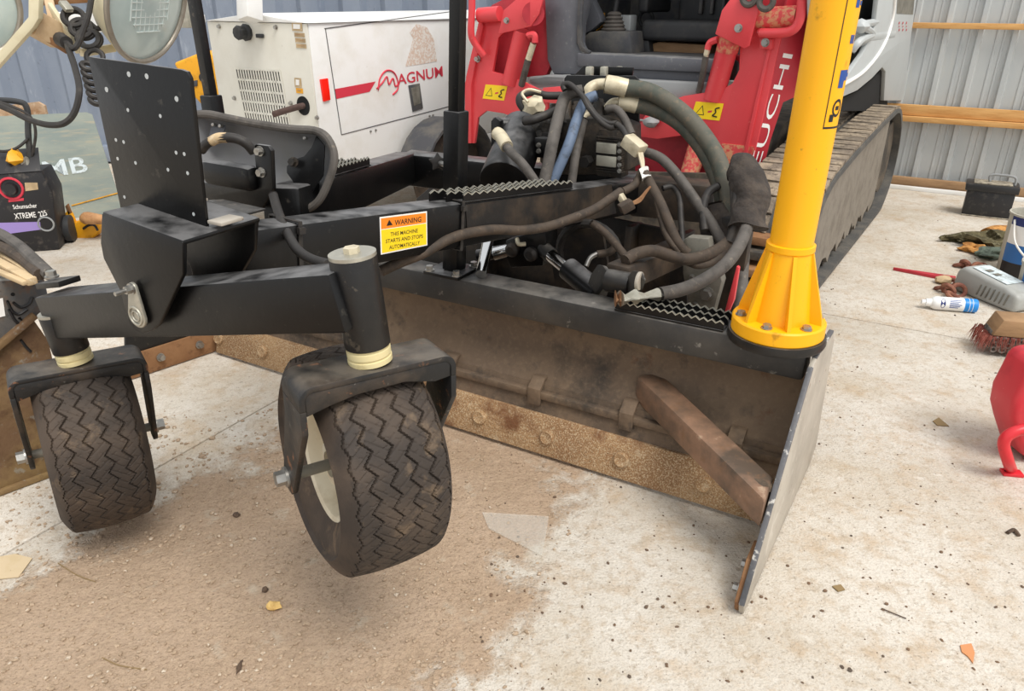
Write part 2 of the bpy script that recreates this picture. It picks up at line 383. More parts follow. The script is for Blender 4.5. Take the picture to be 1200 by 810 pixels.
def text_into(mb, body, origin, xd, yd, size, depth=.0008, width=None, bold=.012):
    """lettering as thin raised mesh: origin lower-left corner, baseline along xd"""
    cu = bpy.data.curves.new('lettering', 'FONT'); cu.body = body; cu.size = 1.0; cu.align_x = 'LEFT'; cu.resolution_u = 3; cu.offset = bold
    ob = bpy.data.objects.new('lettering', cu); COL.objects.link(ob)
    dg = bpy.context.evaluated_depsgraph_get()
    me = bpy.data.meshes.new_from_object(ob.evaluated_get(dg))
    xs = [v.co.x for v in me.vertices]; x0 = min(xs); wd = max(xs) - x0
    sx = (width / wd) if width else size
    xd = xd.normalized(); yd = (yd - xd * yd.dot(xd) * 0).normalized(); n = xd.cross(yd).normalized()
    mb.add([origin + xd * ((v.co.x - x0) * sx) + yd * (v.co.y * size) + n * depth for v in me.vertices], [list(p.vertices) for p in me.polygons])
    bpy.data.objects.remove(ob); bpy.data.curves.remove(cu); bpy.data.meshes.remove(me)
def hose(parent, m, r, pts, name='hose', n=12):
    return MB().tube([T(*p) for p in pts], r, n=max(n, 6), sub=8).build(name, m, parent)
# ================================================================== THE SETTING
p1 = loc(PZ(290, 488))[0]; q2 = loc(PZ(1090, 390))[1]
fl = MB().box(V((0, 5, -.06)), V((14, 0, 0)), V((0, 12, 0)), V((0, 0, .04))).build('floor', 'floor'); struct(fl)
pc = [p1 - 9.2, p1 - 4.6, p1, p1 + 4.6]; qc = [q2 - 9.2, q2 - 4.6, q2, q2 + 4.6]
for i in range(3):
    for j in range(3):
        g = .0035
        a, b, c, d = pc[i] + g, pc[i + 1] - g, qc[j] + g, qc[j + 1] - g
        MB().box(L((a + b) / 2, (c + d) / 2, -.012), BX * ((b - a) / 2), AX * ((d - c) / 2), UP * .012).build('concrete_slab', 'floor', fl, bevel=.004)

# ---- corrugated steel wall on the right, parallel to the grader blade
wp = PZ(1080, 220); wq = loc(wp)[1]; wpp = loc(wp)[0]
wall = thing('wall_right', 'x', 'x', L(wpp, wq, 0)); del wall['label']; del wall['category']; struct(wall)
prof = []
for k in range(4):
    o = k * .24
    prof += [(o, 0), (o + .055, 0), (o + .066, -.032), (o + .098, -.032), (o + .109, 0), (o + .14, 0), (o + .144, -.007), (o + .156, -.007), (o + .16, 0), (o + .19, 0), (o + .194, -.007), (o + .206, -.007), (o + .21, 0)]
prof.append((.96, 0))
for k in range(-5, 5):
    m_ = MB(); o = wpp + k * .96
    vs = []
    for (x, dq) in prof:
        vs += [L(o + x, wq + dq + (k % 2) * .004, 0), L(o + x, wq + dq + (k % 2) * .004, 3.4)]
    m_.add(vs, [(2 * i, 2 * i + 2, 2 * i + 3, 2 * i + 1) for i in range(len(prof) - 1)])
    m_.build('wall_panel', 'galv_wall', wall, smooth=10)
def rail(name, z0, z1, dq, m, t_=.04, a=-5.0, b=5.0):
    o = MB().beam(L(a + wpp, wq - dq, (z0 + z1) / 2), L(b + wpp, wq - dq, (z0 + z1) / 2), t_, z1 - z0).build(name, m, wall, bevel=.003); return o
zz = lambda x, y: PL(x, y, L(0, wq - .06, 0), AX).z
rail('timber_rail', zz(1130, 34), zz(1130, 27), .06, 'timber', .045)
rail('timber_rail', zz(1130, 139), zz(1130, 126), .055, 'timber', .04)
rail('timber_rail', zz(1130, 146), zz(1130, 139.5), .075, 'timber', .08)
rail('timber_plank', .012, .10, .10, 'timber_old', .05)
rail('white_strip', .0, .035, .16, 'white_panel', .03, -.9, 5.0)

# ---- blue grey shipping container along the left background
ct = thing('shipping_container', 'blue-grey corrugated shipping container behind the yard on the left', 'container', V((-4.2, 7.75, 0)))
m_ = MB(); vs = []; n = 0; cy = 7.7; cx0 = -8.0
PR = ((0, 0), (.16, 0), (.215, .06), (.345, .06), (.40, 0))
for k in range(20):
    for (x, d) in PR[:-1]:
        for z in (.16, 2.45): vs.append(V((cx0 + k * .40 + x, cy + d, z)))
        n += 1
m_.add(vs, [(2 * i, 2 * i + 2, 2 * i + 3, 2 * i + 1) for i in range(n - 1)])
m_.build('corrugated_side', 'container_blue', ct, smooth=10)
cx1 = cx0 + 20 * .40 - .4 + .345
MB().box(V(((cx0 + cx1) / 2, cy + .03, .08)), V(((cx1 - cx0) / 2 + .05, 0, 0)), V((0, .06, 0)), V((0, 0, .08))).build('bottom_rail', 'container_blue', ct, bevel=.01)
MB().box(V(((cx0 + cx1) / 2, cy + .03, 2.5)), V(((cx1 - cx0) / 2 + .05, 0, 0)), V((0, .06, 0)), V((0, 0, .06))).build('top_rail', 'container_blue', ct, bevel=.01)
MB().box(V(((cx0 + cx1) / 2, cy + 1.2, 1.28)), V(((cx1 - cx0) / 2, 0, 0)), V((0, 1.1, 0)), V((0, 0, 1.25))).build('body', 'container_blue', ct)
for x in (cx0 - .03, cx1 + .03):
    MB().box(V((x, cy + .04, 1.28)), V((.06, 0, 0)), V((0, .08, 0)), V((0, 0, 1.28))).build('corner_post', 'container_blue', ct, bevel=.01)

# ================================================================== THE GRADER ATTACHMENT
G = thing('grader_attachment', 'black laser grader box blade on two raised caster wheels, coupled to the red loader', 'grader', L(1.2, 0, 0))
def grade(pz, p0, p1_): return [L(p0, q, z) for q, z in pz], BX * (p1_ - p0)
# --- blade
def extr(name, pz, p0, p1_, m, bevel=0.):
    a, e = grade(pz, p0, p1_); return MB().prism(a, e).build(name, m, G, bevel=bevel)
moldboard = extr('moldboard', [(.075, .25), (.105, .29), (.14, .35), (.158, .42), (.155, .505), (.175, .505), (.178, .42), (.158, .34), (.12, .28), (.095, .24)], -.045, 2.48, 'dusty_steel')
extr('lower_plate', [(.035, .13), (.055, .13), (.095, .25), (.075, .255)], -.045, 2.48, 'dusty_steel')
edge = extr('cutting_edge', [(-.004, .014), (.016, .01), (.05, .155), (.03, .158)], -.04, 2.48, 'rust_edge', .003)
top_tube = extr('top_tube', [(.05, .50), (.17, .50), (.17, .60), (.05, .60)], -.05, 2.5, 'black_tube_paint', .012)
bar = MB().beam(L(-.04, .058, .222), L(2.48, .058, .222), .028, .028).build('retaining_bar', 'dusty_steel', G, bevel=.005)
for x, y in ((528, 425), (629, 452), (737, 475), (864, 505), (440, 400)):
    p = loc(LQ(x, y, .06))[0]
    MB().prism([L(p - .025, q, z) for q, z in ((.035, .185), (.036, .25), (.075, .28), (.1, .28), (.1, .265), (.08, .265), (.05, .24), (.05, .185))], BX * .05).build('bar_clip', 'dusty_steel', G, bevel=.003)
nrm = V((AX.x * -.97, AX.y * -.97, .24))
for k in range(9):
    p = .18 + k * .285
    MB().lathe(L(p, .008, .085), nrm, [(.028, -.004), (.028, .004), (.022, .009), (.012, .006), (0, .006)], 18).build('plow_bolt', 'rust_edge', edge)
# --- right end plate
epoly = [L(-.047, -.40, .004), L(-.047, -.418, .045), L(-.060, .035, .560), L(-.062, .06, .578), L(-.075, .27, .585), L(-.076, .33, .54), L(-.074, .50, .05), L(-.071, .44, .004)]
MB().prism(epoly, BX * -.014).build('end_plate', 'worn_plate', G, bevel=.002)
fe = [L(-.047, -.418, .045), L(-.060, .035, .560), L(-.062, .06, .578), L(-.075, .27, .585)]
for a, b in ((0, 1), (2, 3)):
    MB().beam(fe[a] - BX * .007, fe[b] - BX * .007, .0155, .010).build('plate_rim', 'plate_edge', G, bevel=.003)
MB().prism([L(-.034, q, z) for q, z in ((-.395, .004), (-.412, .045), (-.33, .13), (-.24, .13), (-.22, .004))], BX * -.014).build('wear_shoe', 'rust_brown', G, bevel=.003)
for q, z in ((-.36, .05), (-.28, .07)): MB().bolt(L(-.034, q, z), BX, .012).build('bolt', 'bolt_steel', G)
# --- left end plate
lw0, lw1 = L(2.485, .16, 0), L(2.60, -.36, 0); ld = (lw1 - lw0).normalized()
MB().prism([lw0 + UP * .1, lw0 + ld * .16 + UP * .1, lw1 + UP * .1, lw1 + UP * .2 - ld * .02, lw0 + UP * .58 + ld * .14, lw0 + UP * .58], BX * .014).build('end_plate', 'black_worn', G, bevel=.002)
MB().beam(lw0 + UP * .06, lw1 + UP * .06, .02, .11).build('wing_edge', 'rust_brown', G, bevel=.003)
for k in (.22, .4): MB().bolt(lw0 + ld * k + UP * .065 - BX * .012, -BX, .014).build('bolt', 'bolt_steel', G)
# --- rusty square brace
b0, b1 = LQ(762, 456, .13), L(-.022, -.2, .25)
bdv, bs_, bu_ = basis(b1 - b0); bb = []; be_ = []
for i, j in ((-1, -1), (1, -1), (1, 1), (-1, 1)):
    c = b0 + bs_ * (.044 * i) + bu_ * (.0475 * j)
    bb.append(c - bdv * .025); be_.append(c + bdv * ((-.047 - loc(c)[0]) / bdv.dot(BX)))
MB().add(bb + be_, [(3, 2, 1, 0), (4, 5, 6, 7)] + [(i, (i + 1) % 4, 4 + (i + 1) % 4, 4 + i) for i in range(4)]).build('brace', 'brace_rust', G, bevel=.01)
MB().blob(b1 + V((0, 0, .03)), .035, .03, .02, 3, .5).build('weld', 'dusty_steel', G)
# --- step grips with saw-tooth strips
def tooth_edges(pts, yd, st):
    mb = MB()
    for a, b in zip(pts[:-1], pts[1:]):
        o = yd * -.0006
        mb.add([a + o, b + o, b + o - UP * .0035, a + o - UP * .0035, a + yd * .005 , b + yd * .005], [(0, 1, 2, 3), (0, 1, 5, 4)])
    mb.build('tooth_edge', 'silver_tag', st)
def grip(name, o, xd, yd, ln, gap, rows, h=.03, teeth=14):
    """rows of saw-tooth strips along xd, yd across"""
    st = MB().box(o + xd * (ln / 2) + yd * (gap * (rows - 1) / 2) + UP * .002, xd * (ln / 2), yd * (gap * (rows - 1) / 2 + .004), UP * .002).build(name, 'black_paint', G)
    for r in range(rows):
        b = o + yd * (gap * r); pts = [b, b + xd * ln]
        for k in range(teeth, -1, -1):
            pts.append(b + xd * (ln * k / teeth) + UP * (h * .72))
            if k: pts.append(b + xd * (ln * (k - .5) / teeth) + UP * h)
        ts = MB().prism(pts, yd * .004).build('tread_strip', 'black_paint', st)
        tooth_edges(pts[2:], yd, st)
    return st
gp = loc(PZ(845, 392, .6))[0]
grip('step_grip', L(gp, .062, .601), BX, AX, loc(PZ(722, 362, .6))[0] - gp, .046, 3, .034)
# --- centre post with star knob
pp, pq = 1.205, .108
MB().box(L(pp, pq, .606), BX * .075, AX * .075, UP * .006).build('post_foot', 'black_paint', G, bevel=.002)
for i in (-1, 1):
    for j in (-1, 1): MB().bolt(L(pp + i * .058, pq + j * .058, .612), UP, .013).build('bolt', 'bolt_steel', G)
MB().beam(L(pp - .01, pq, .612), L(pp - .04, pq, 1.17), .064, .064, AX).build('mast_sleeve', 'black_paint', G, bevel=.006)
MB().beam(L(pp - .037, pq, 1.1), L(pp - .085, pq + .0, 1.95), .042, .042, AX).build('mast_post', 'black_paint', G, bevel=.005)
kn = T(513, 190, 2.62); kx = (CAMP - kn).normalized(); _, ka, kb = basis(kx)
MB().prism([kn + (ka * math.cos(t) + kb * math.sin(t)) * (.036 if i % 2 == 0 else .019) for i, t in ((i, i * math.pi / 5 + .3) for i in range(10))], kx * .022).build('star_knob', 'cable_black', G, bevel=.007)
MB().cyl(kn, L(pp - .01, pq, kn.z), .009).build('knob_stud', 'bolt_steel', G)
# --- left post
lp_ = T(250, 130, 3.05); lpp, lpq, _z = loc(lp_)
MB().beam(L(lpp, lpq, .6), L(lpp, lpq, 1.15), .064, .064, AX).build('mast_sleeve', 'black_paint', G, bevel=.006)
MB().beam(L(lpp, lpq, 1.1), L(lpp + .01, lpq, 1.95), .040, .040, AX).build('mast_post', 'black_worn', G, bevel=.005)
MB().box(L(lpp, lpq, .606), BX * .07, AX * .07, UP * .006).build('post_foot', 'black_paint', G, bevel=.002)
# --- yellow mast at the right end
mc = L(.05, .101, 0); mz = lambda z: mc + UP * z
MB().lathe(mc, UP, [(.0, .596), (.137, .596), (.14, .604), (.137, .622), (0, .622)], 48).build('mast_pad', 'black_worn', G)
mast = MB().lathe(mc, UP, [(.0, .622), (.128, .622), (.131, .626), (.131, .662), (.127, .667), (.088, .668), (.062, .868), (.066, .872), (.066, .888), (.06, .89)], 48).build('mast_base', 'yellow_paint', G)
lean = V((.018, .0, 1)).normalized()
mt0 = mz(.86); mt1 = mz(.86) + lean * 1.5
tube_ = MB().cyl(mt0, mt1, .0585, .0585, 40).build('mast_tube', 'yellow_paint', G)
for k in range(6):
    a = k * math.pi / 3 + .42; e = V((math.cos(a), math.sin(a), 0)); s_ = V((-e.y, e.x, 0)) * .005
    MB().prism([mz(.664) + e * .06 - s_, mz(.664) + e * .121 - s_, mz(.685) + e * .118 - s_, mz(.868) + e * .066 - s_, mz(.868) + e * .05 - s_], s_ * 2).build('rib', 'yellow_paint', mast)
    a += math.pi / 6; e = V((math.cos(a), math.sin(a), 0)); MB().bolt(mz(.668) + e * .108, UP, .012, .009).build('bolt', 'bolt_steel', mast)
va = math.atan2(-mc.y, -mc.x)
def on_mast(ang, z, r=.0592): c = mt0 + lean * (z - .86); return c + V((math.cos(va + math.radians(ang)), math.sin(va + math.radians(ang)), 0)) * r
def mast_patch(mb, a0, a1, z0, z1, r, n=8):
    vs = []
    for i in range(n + 1):
        a = a0 + (a1 - a0) * i / n; vs += [on_mast(a, z0, r), on_mast(a, z1, r)]
    mb.add(vs, [(2 * i, 2 * i + 2, 2 * i + 3, 2 * i + 1) for i in range(n)])
zd = 1.205
mb = MB(); mast_patch(mb, 24, 26.5, zd, 2.3, .0590); mast_patch(mb, 24, 110, zd, zd + .005, .0590)
mb.build('decal_border', 'black_decal', tube_)
mb = MB()
for (a0, a1, z0, z1) in ((62, 74, 1.32, 1.345), (50, 110, 1.328, 1.337), (44, 62, 1.303, 1.345), (56, 64, 1.405, 1.425), (66, 74, 1.405, 1.425), (52, 66, 1.485, 1.51), (70, 90, 1.49, 1.5), (52, 100, 1.57, 1.58), (52, 60, 1.54, 1.61)):
    mast_patch(mb, a0, a1, z0, z1, .0592)
mb.build('lettering', 'blue_decal', tube_)
mb = MB()
for k in range(20):
    t0, t1 = k / 20 * 2 * math.pi, (k + 1) / 20 * 2 * math.pi
    mb.add([on_mast(56 + 16 * r * math.cos(t), 1.255 + .022 * r * math.sin(t), .0592) for t, r in ((t0, 1), (t1, 1), (t1, .7), (t0, .7))], [(0, 1, 2, 3)])
mast_patch(mb, 50, 62, 1.25, 1.26, .0592); mast_patch(mb, 36, 48, 1.222, 1.24, .0592)
mb.build('emblem', 'black_decal', tube_)

# --- draft frame: two beams meeting at the nose
K1, K2 = T(400, 348, 1.445), T(80, 366, 1.985)
N0, N1 = T(270, 301, 1.765), T(742, 228, 3.22)
nb = MB().beam(N0, N1, .11, .142).build('draft_beam', 'black_paint', G, bevel=.012)
nd, ns, nu = basis(N1 - N0)
nface = N0 + ns * .0555                        # side of the beam that faces the camera
if ns.dot(CAMP - N0) < 0: nface = N0 - ns * .0555; ns = -ns
# soil caked on the rear half of the beam
mud = [PL(x, y, nface, ns) for x, y in ((545, 240), (600, 233), (672, 224), (716, 216), (722, 250), (690, 258), (640, 268), (600, 273), (548, 279))]
MB().prism([p + ns * .0005 for p in mud], ns * .0015).build('caked_soil', 'frame_dirty', nb)
F0, F1 = T(330, 250, 2.05), T(476, 196, 3.55)
fb = MB().beam(F0, F1, .11, .142).build('draft_beam', 'black_paint', G, bevel=.012)
MB().beam(F1, N1 + nd * .1, .12, .15).build('rear_crossbeam', 'black_paint', G, bevel=.01)
MB().beam(N1, N1 + BX * -.35 + AX * .05, .14, .16).build('rear_crossbeam', 'frame_dirty', G, bevel=.015)
# quick-attach plate behind
qd = 1.06
MB().prism([L(p, qd, z) for p, z in ((.36, .14), (.36, .5), (.5, .58), (1.95, .66), (2.08, .56), (2.08, .14))], AX * .02).build('coupler_plate', 'frame_dirty', G, bevel=.004)
MB().beam(L(.36, qd - .03, .17), L(2.08, qd - .03, .17), .08, .08).build('coupler_foot', 'frame_dirty', G, bevel=.01)
for p in (.62, .86, 1.6): MB().beam(L(p, qd - .06, .14), L(p, qd - .02, .6), .03, .14, AX).build('coupler_rib', 'frame_dirty', G, bevel=.004)
# warning sticker on the beam
def decal(pts, pl_, n_, m, name, lift, parent=nb):
    return MB().prism([PL(x, y, pl_, n_) + n_ * lift for x, y in pts], n_ * .0006).build(name, m, parent)
decal([(444.5, 254.5), (500, 247.5), (500.5, 287.5), (446, 298.5)], nface, ns, 'white_decal', 'warning_sticker', .0005)
decal([(446, 256), (498.8, 249.4), (499, 260.8), (446.3, 268.6)], nface, ns, 'orange_decal', 'sticker_header', .0012)
decal([(446.4, 269.6), (499, 261.8), (499.4, 286.3), (447.3, 296.6)], nface, ns, 'yellow_decal', 'sticker_panel', .0012)
decal([(452.5, 264.5), (455.5, 257.5), (459.5, 263.5)], nface, ns, 'black_decal', 'sticker_triangle', .0019)
mb = MB()
def px_text(mb, body, a, b, hgt_px, pl_, n_, lift=.002):
    """lettering between two points of a plane, a = baseline start, b = baseline end"""
    A_, B_ = PL(*a, pl_, n_) + n_ * lift, PL(*b, pl_, n_) + n_ * lift
    xd = B_ - A_; yd = n_.cross(xd).normalized()
    C_ = PL(a[0], a[1] - hgt_px, pl_, n_) + n_ * lift
    if yd.dot(C_ - A_) < 0: yd = -yd
    text_into(mb, body, A_, xd, yd, (C_ - A_).length / .72, 0, xd.length)
px_text(mb, 'WARNING', (462, 264.0), (493, 259.6), 6.2, nface, ns)
px_text(mb, 'THIS MACHINE', (457, 276.8), (489, 272.2), 4.6, nface, ns)
px_text(mb, 'STARTS AND STOPS', (451.5, 285.0), (495, 278.6), 4.6, nface, ns)
px_text(mb, 'AUTOMATICALLY', (455.5, 292.2), (491.5, 286.4), 4.6, nface, ns)
mb.build('lettering', 'black_decal', nb)
# grips on the beams
def beam_top(x, y): return PL(x, y, N0 + nu * .0715, nu)
g0, g1 = beam_top(543, 238), beam_top(672, 222)
gx = (nd - UP * 0).normalized(); gln = (g1 - g0).dot(gx); gy = -ns
def grip_on(o, xd, yd, up, ln, gap, rows, h=.03, teeth=16):
    st = MB().box(o + xd * (ln / 2) + yd * (gap * (rows - 1) / 2) + up * .002, xd * (ln / 2), yd * (gap * (rows - 1) / 2 + .004), up * .002).build('step_grip', 'black_paint', G)
    for r in range(rows):
        b = o + yd * (gap * r) - xd * .035 * r; pts = [b, b + xd * ln]
        for k in range(teeth, -1, -1):
            pts.append(b + xd * (ln * k / teeth) + up * (h * .72))
            if k: pts.append(b + xd * (ln * (k - .5) / teeth) + up * h)
        ts = MB().prism(pts, yd * .004).build('tread_strip', 'black_paint', st)
        tooth_edges(pts[2:], yd, st)
grip_on(g0, gx, gy, nu, gln, .038, 3, .034)
fd, fs_, fu = basis(F1 - F0)
if fs_.dot(CAMP - F0) < 0: fs_ = -fs_
go = PL(392, 200, F0 + fu * .0715 + fs_ * .05, fs_)
go = F0 + fd * ((go - F0).dot(fd)) + fs_ * .05 + fu * .0715
grip_on(go, fd, -fs_, fu, .42, .038, 3, .034, 10)
# cable straps round the near beam
for x in (350, 541):
    c = PL(x, 255, nface, ns); c = N0 + nd * ((c - N0).dot(nd)); hw, hh = .0605, .0765
    ring = [c + ns * hw + nu * hh, c - ns * hw + nu * hh, c - ns * hw - nu * hh, c + ns * hw - nu * hh]
    mb = MB()
    for i in range(4): mb.beam(ring[i], ring[(i + 1) % 4], .012, .003, (ring[i] + ring[(i + 1) % 4]) / 2 - c)
    mb.box(c + ns * (hw + .004) + nu * (hh - .02), ns * .006, nd * .009, nu * .008)
    mb.build('cable_strap', 'cable_black', G)

# --- nose saddle
PM = (K1 + K2) / 2 - AX * .082
fp = lambda x, y: PL(x, y, PM, AX)
front = [fp(*q) for q in ((119, 250), (214, 284), (214, 322), (187, 380), (178, 388), (168, 391), (157, 386), (149, 376), (141, 342), (121, 303), (117.5, 285))]
saddle = MB().prism(front, AX * .012).build('nose_saddle', 'black_paint', G, bevel=.003)
FLc, FRc = front[0], front[1]
tp = [FLc + UP * .0, FRc, FRc + AX * .205, FLc + AX * .205]
MB().prism([p - UP * .008 + AX * .0005 for p in tp], UP * .012).build('saddle_top', 'black_paint', G, bevel=.005)
MB().prism([p + AX * .19 for p in front], AX * .012).build('saddle_back', 'black_paint', G, bevel=.003)
# pivot pin with its flat keeper link
kc, kb_ = fp(166, 368) - AX * .006, fp(161, 336) - AX * .006
ku = (kb_ - kc).normalized(); kv = ku.cross(AX).normalized()
pts = []
for i in range(13): a = math.pi + math.pi * i / 12; pts.append(kc + kv * (.029 * math.cos(a)) + ku * (.029 * math.sin(a)))
for i in range(9): a = math.pi * i / 8; pts.append(kb_ + kv * (.0135 * math.cos(a)) + ku * (.0135 * math.sin(a)))
lk = MB().prism(pts, -AX * .008).build('keeper_link', 'galv_link', G, bevel=.002)
MB().torus(kc - AX * .009, AX, .021, .0028, 24, 6).build('pin_ring', 'galv_link', lk)
MB().torus(kc - AX * .009, AX, .012, .0022, 20, 6).build('pin_ring', 'galv_link', lk)
MB().bolt(kb_ - AX * .008, -AX, .0095, .012).cyl(kb_ - AX * .02, kb_ - AX * .048, .005).build('bolt', 'bolt_steel', G)
# mounting plate with bolt holes
MPt = PM + AX * .085
vp = lambda x, y: PL(x, y, MPt, AX)
plate = MB().prism([vp(*q) for q in ((103, 66), (110, 67.5), (212, 81.5), (219, 84), (223, 92), (242, 266), (141, 243.5))], AX * .008).build('mounting_plate', 'black_paint', G, bevel=.0015)
for (x, y) in ((151, 87), (172, 89.5), (125, 105), (207, 116), (150, 129), (188, 136), (136, 164), (145, 166.5), (206.5, 179), (216, 180.5), (138, 186), (159, 191), (197, 199), (220, 203), (146, 231), (227, 251)):
    c = vp(x, y); d_ = .0055 if (x, y) in ((125, 105), (207, 116), (151, 87), (172, 89.5)) else .004
    MB().cyl(c - AX * .0006, c + AX * .004, d_, d_, 12).build('bolt_hole', 'galv_wall', plate)
MB().box(vp(251, 262) + AX * .03, BX * .022, AX * .03, UP * .004).build('shim_plate', 'worn_plate', G, bevel=.002)
# --- swivelling cross beam (bogie) and its end fittings
bd = (K2 - K1).normalized()
MB().beam(K1 - bd * .035, K2 + bd * .04, .1, .118).build('caster_beam', 'black_paint', G, bevel=.006)
ec = T(68, 331, 1.98)
MB().box(ec, bd * .06, AX * .03, UP * .008).build('end_tab', 'black_worn', G, bevel=.002)
MB().bolt(T(61, 325, 1.98), UP, .013, .014).build('bolt', 'bolt_steel', G)

# --- tyre mesh shared by both casters, axis +x
def tyre_mesh(R=.257, W=.25, NA=840, NX=104):
    xs = []; rs = []; tread = []
    def rad(x):
        a = abs(x) / (W / 2)
        return R - .014 * a * a - .055 * max(0, a - .76) ** 1.7 * 8.5
    side = [(.075, .125), (.09, .128), (.105, .15), (.113, .175), (.1155, .195)]
    prof_ = [(-x, r, 0) for x, r in side]
    for i in range(NX + 1):
        x = -W / 2 + W * i / NX; prof_.append((x, rad(x), 1))
    prof_ += [(x, r, 0) for x, r in reversed(side)]
    per = 2 * math.pi / 32
    grooves = (-.100, -.064, -.0215, .0215, .064, .100)
    vs = []; n = len(prof_)
    for k in range(NA):
        a = 2 * math.pi * k / NA; f = (a / per) % 1.0; tri = 4 * abs(f - .5) - 1
        ca, sa = math.cos(a), math.sin(a)
        for (x, r, td) in prof_:
            if td:
                d = 0
                for gi, g in enumerate(grooves):
                    amp = .0105 if abs(g) < .09 else .0035
                    dx = abs(x - g - amp * tri * (1 if gi % 2 else 1))
                    w = .0021 if abs(g) < .09 else .0013
                    if dx < w: d = max(d, .006)
                if abs(x) < .098 and d == 0:
                    band = int((x + .2365) / .043); sg = 1 if band % 2 else -1
                    h = ((a / per) * 2 + sg * x / .03) % 1.0
                    if h < .07: d = .0024
                    h2 = ((a / per) * 2 - sg * x / .06 + .5) % 1.0
                    if h2 < .05 and h > .5: d = .0018
                r -= d
            vs.append((x, r * ca, r * sa))
    fs = []
    for k in range(NA):
        k2 = (k + 1) % NA
        for j in range(n - 1): fs.append((k * n + j, k * n + j + 1, k2 * n + j + 1, k2 * n + j))
    me = bpy.data.meshes.new('tire'); me.from_pydata(vs, [], fs); me.materials.append(MATS['rubber_tire'])
    for p in me.polygons: p.use_smooth = True
    me.set_sharp_from_angle(angle=math.radians(40)); me.update(); return me
TYRE = tyre_mesh()
def caster(kt, kb, cf, cz, phi, roll, rt):
    """kt, kb: kingpin top and bottom; cf, cz: trail and drop of the axle; phi: yaw of the axle; roll: how far the fork leans"""
    e = V((math.cos(phi) * math.cos(roll), math.sin(phi) * math.cos(roll), math.sin(roll)))
    fwd = V((-math.sin(phi), math.cos(phi), 0)); u = e.cross(fwd).normalized()
    cs = thing('x', 'x', 'x', kb - V(world_loc(G))); cs.name = 'caster_wheel'; del cs['label']; del cs['category']; cs.parent = G
    ax = (kt - kb).normalized()
    MB().cyl(kb, kt, rt, rt, 32).build('kingpin_tube', 'black_worn', cs, bevel=.003)
    MB().hexa(kt, ax, .016, .016).build('kingpin_nut', 'fitting_cream', cs)
    MB().cyl(kt - ax * .002, kt + ax * .005, rt * 1.0, rt * 1.0, 28).build('kingpin_cap', 'galv_link', cs)
    MB().lathe(kb, -ax, [(0, -.004), (rt * .9, -.004), (rt * .9, .004), (rt * .97, .006), (rt * .97, .018), (rt * .9, .019), (rt * .9, .022), (rt * .98, .024), (rt * .98, .034), (0, .036)], 32).build('bearing_bush', 'nylon_cream', cs)
    o = kb - ax * .036                                       # under the bush: fork crown
    hw = .168; wd = .055
    # crown and legs cut from one bent plate, outline in (e, u), drawn with thickness
    th = .013
    def P(x, f, z): return o + e * x + fwd * f + u * z
    crown = MB()
    N_ = 6; vs = []
    pathx = [(-hw, -.05)] + [(-hw + .03 - .03 * math.cos(t), -.03 + .03 * math.sin(t)) for t in [i * math.pi / 2 / N_ for i in range(N_ + 1)]] \
        + [(hw - .03 + .03 * math.sin(t), -.03 + .03 * math.cos(t)) for t in [i * math.pi / 2 / N_ for i in range(N_ + 1)]] + [(hw, -.05)]
    outer = pathx; inner = []
    for i, (x, z) in enumerate(pathx):
        r_ = .03 - th
        inner.append((x * (hw - th) / hw, z - th if abs(x) < hw - .031 else z))
    inner = [(-hw + th, -.05)] + [(-hw + .03 - .017 * math.cos(t), -.03 + .017 * math.sin(t)) for t in [i * math.pi / 2 / N_ for i in range(N_ + 1)]] \
        + [(hw - .03 + .017 * math.sin(t), -.03 + .017 * math.cos(t)) for t in [i * math.pi / 2 / N_ for i in range(N_ + 1)]] + [(hw - th, -.05)]
    crown.prism([P(x, -wd, z) for x, z in outer] + [P(x, -wd, z) for x, z in reversed(inner)], fwd * (2 * wd))
    crown.build('fork_crown', 'black_fork', cs, bevel=.0025)
    MB().prism([P(x, -wd + .002, z) for x, z in ((-hw + th, -th), (hw - th, -th), (hw - th, -.05), (hw - .05, -.054), (.05, -.038), (-.05, -.04), (-hw + .06, -.05), (-hw + th, -.062))], fwd * .009).build('crown_web', 'black_fork', cs, bevel=.002)
    for s in (-1, 1):
        x = s * (hw - th / 2)
        leg = [P(x, f, z) for f, z in ((-wd, -.05), (wd, -.05), (wd, -.09), (cf + .034, cz - .02), (cf + .02, cz - .036), (cf - .02, cz - .036), (cf - .034, cz - .02), (-wd, -.10))]
        MB().prism([q - e * (th / 2) for q in leg], e * th).build('fork_leg', 'black_fork', cs, bevel=.002)
        MB().bolt(P(s * hw, cf, cz), e * s, .017, .02).build('axle_nut', 'bolt_steel', cs)
    ac = P(0, cf, cz)
    MB().cyl(ac - e * (hw - th), ac + e * (hw - th), .013, .013, 16).build('axle', 'coupler_grey', cs)
    tyre = bpy.data.objects.new('tire', TYRE); COL.objects.link(tyre); tyre.parent = cs
    tyre.matrix_local = Matrix.Translation(ac - kb) @ Matrix((e, fwd, u)).transposed().to_4x4()
    for s in (-1, 1):
        MB().lathe(ac, e * s, [(.02, .03), (.03, .075), (.05, .072), (.06, .035), (.105, .032), (.112, .07), (.118, .085), (.128, .09), (.13, .084), (.12, .078), (.116, .02)], 40).build('rim', 'rim_cream', cs)
    return cs
kb1, kt1 = T(431, 404, 1.486), T(413, 299, 1.408)
c1 = caster(kt1, kb1, .095, -.277, .57, -.03, .046)
kb2 = T(84, 410, 2.033); kt2 = kb2 + V((-.012, 0, .11))
c2 = caster(kt2, kb2, .043, -.275, .5935, -.039, .046)
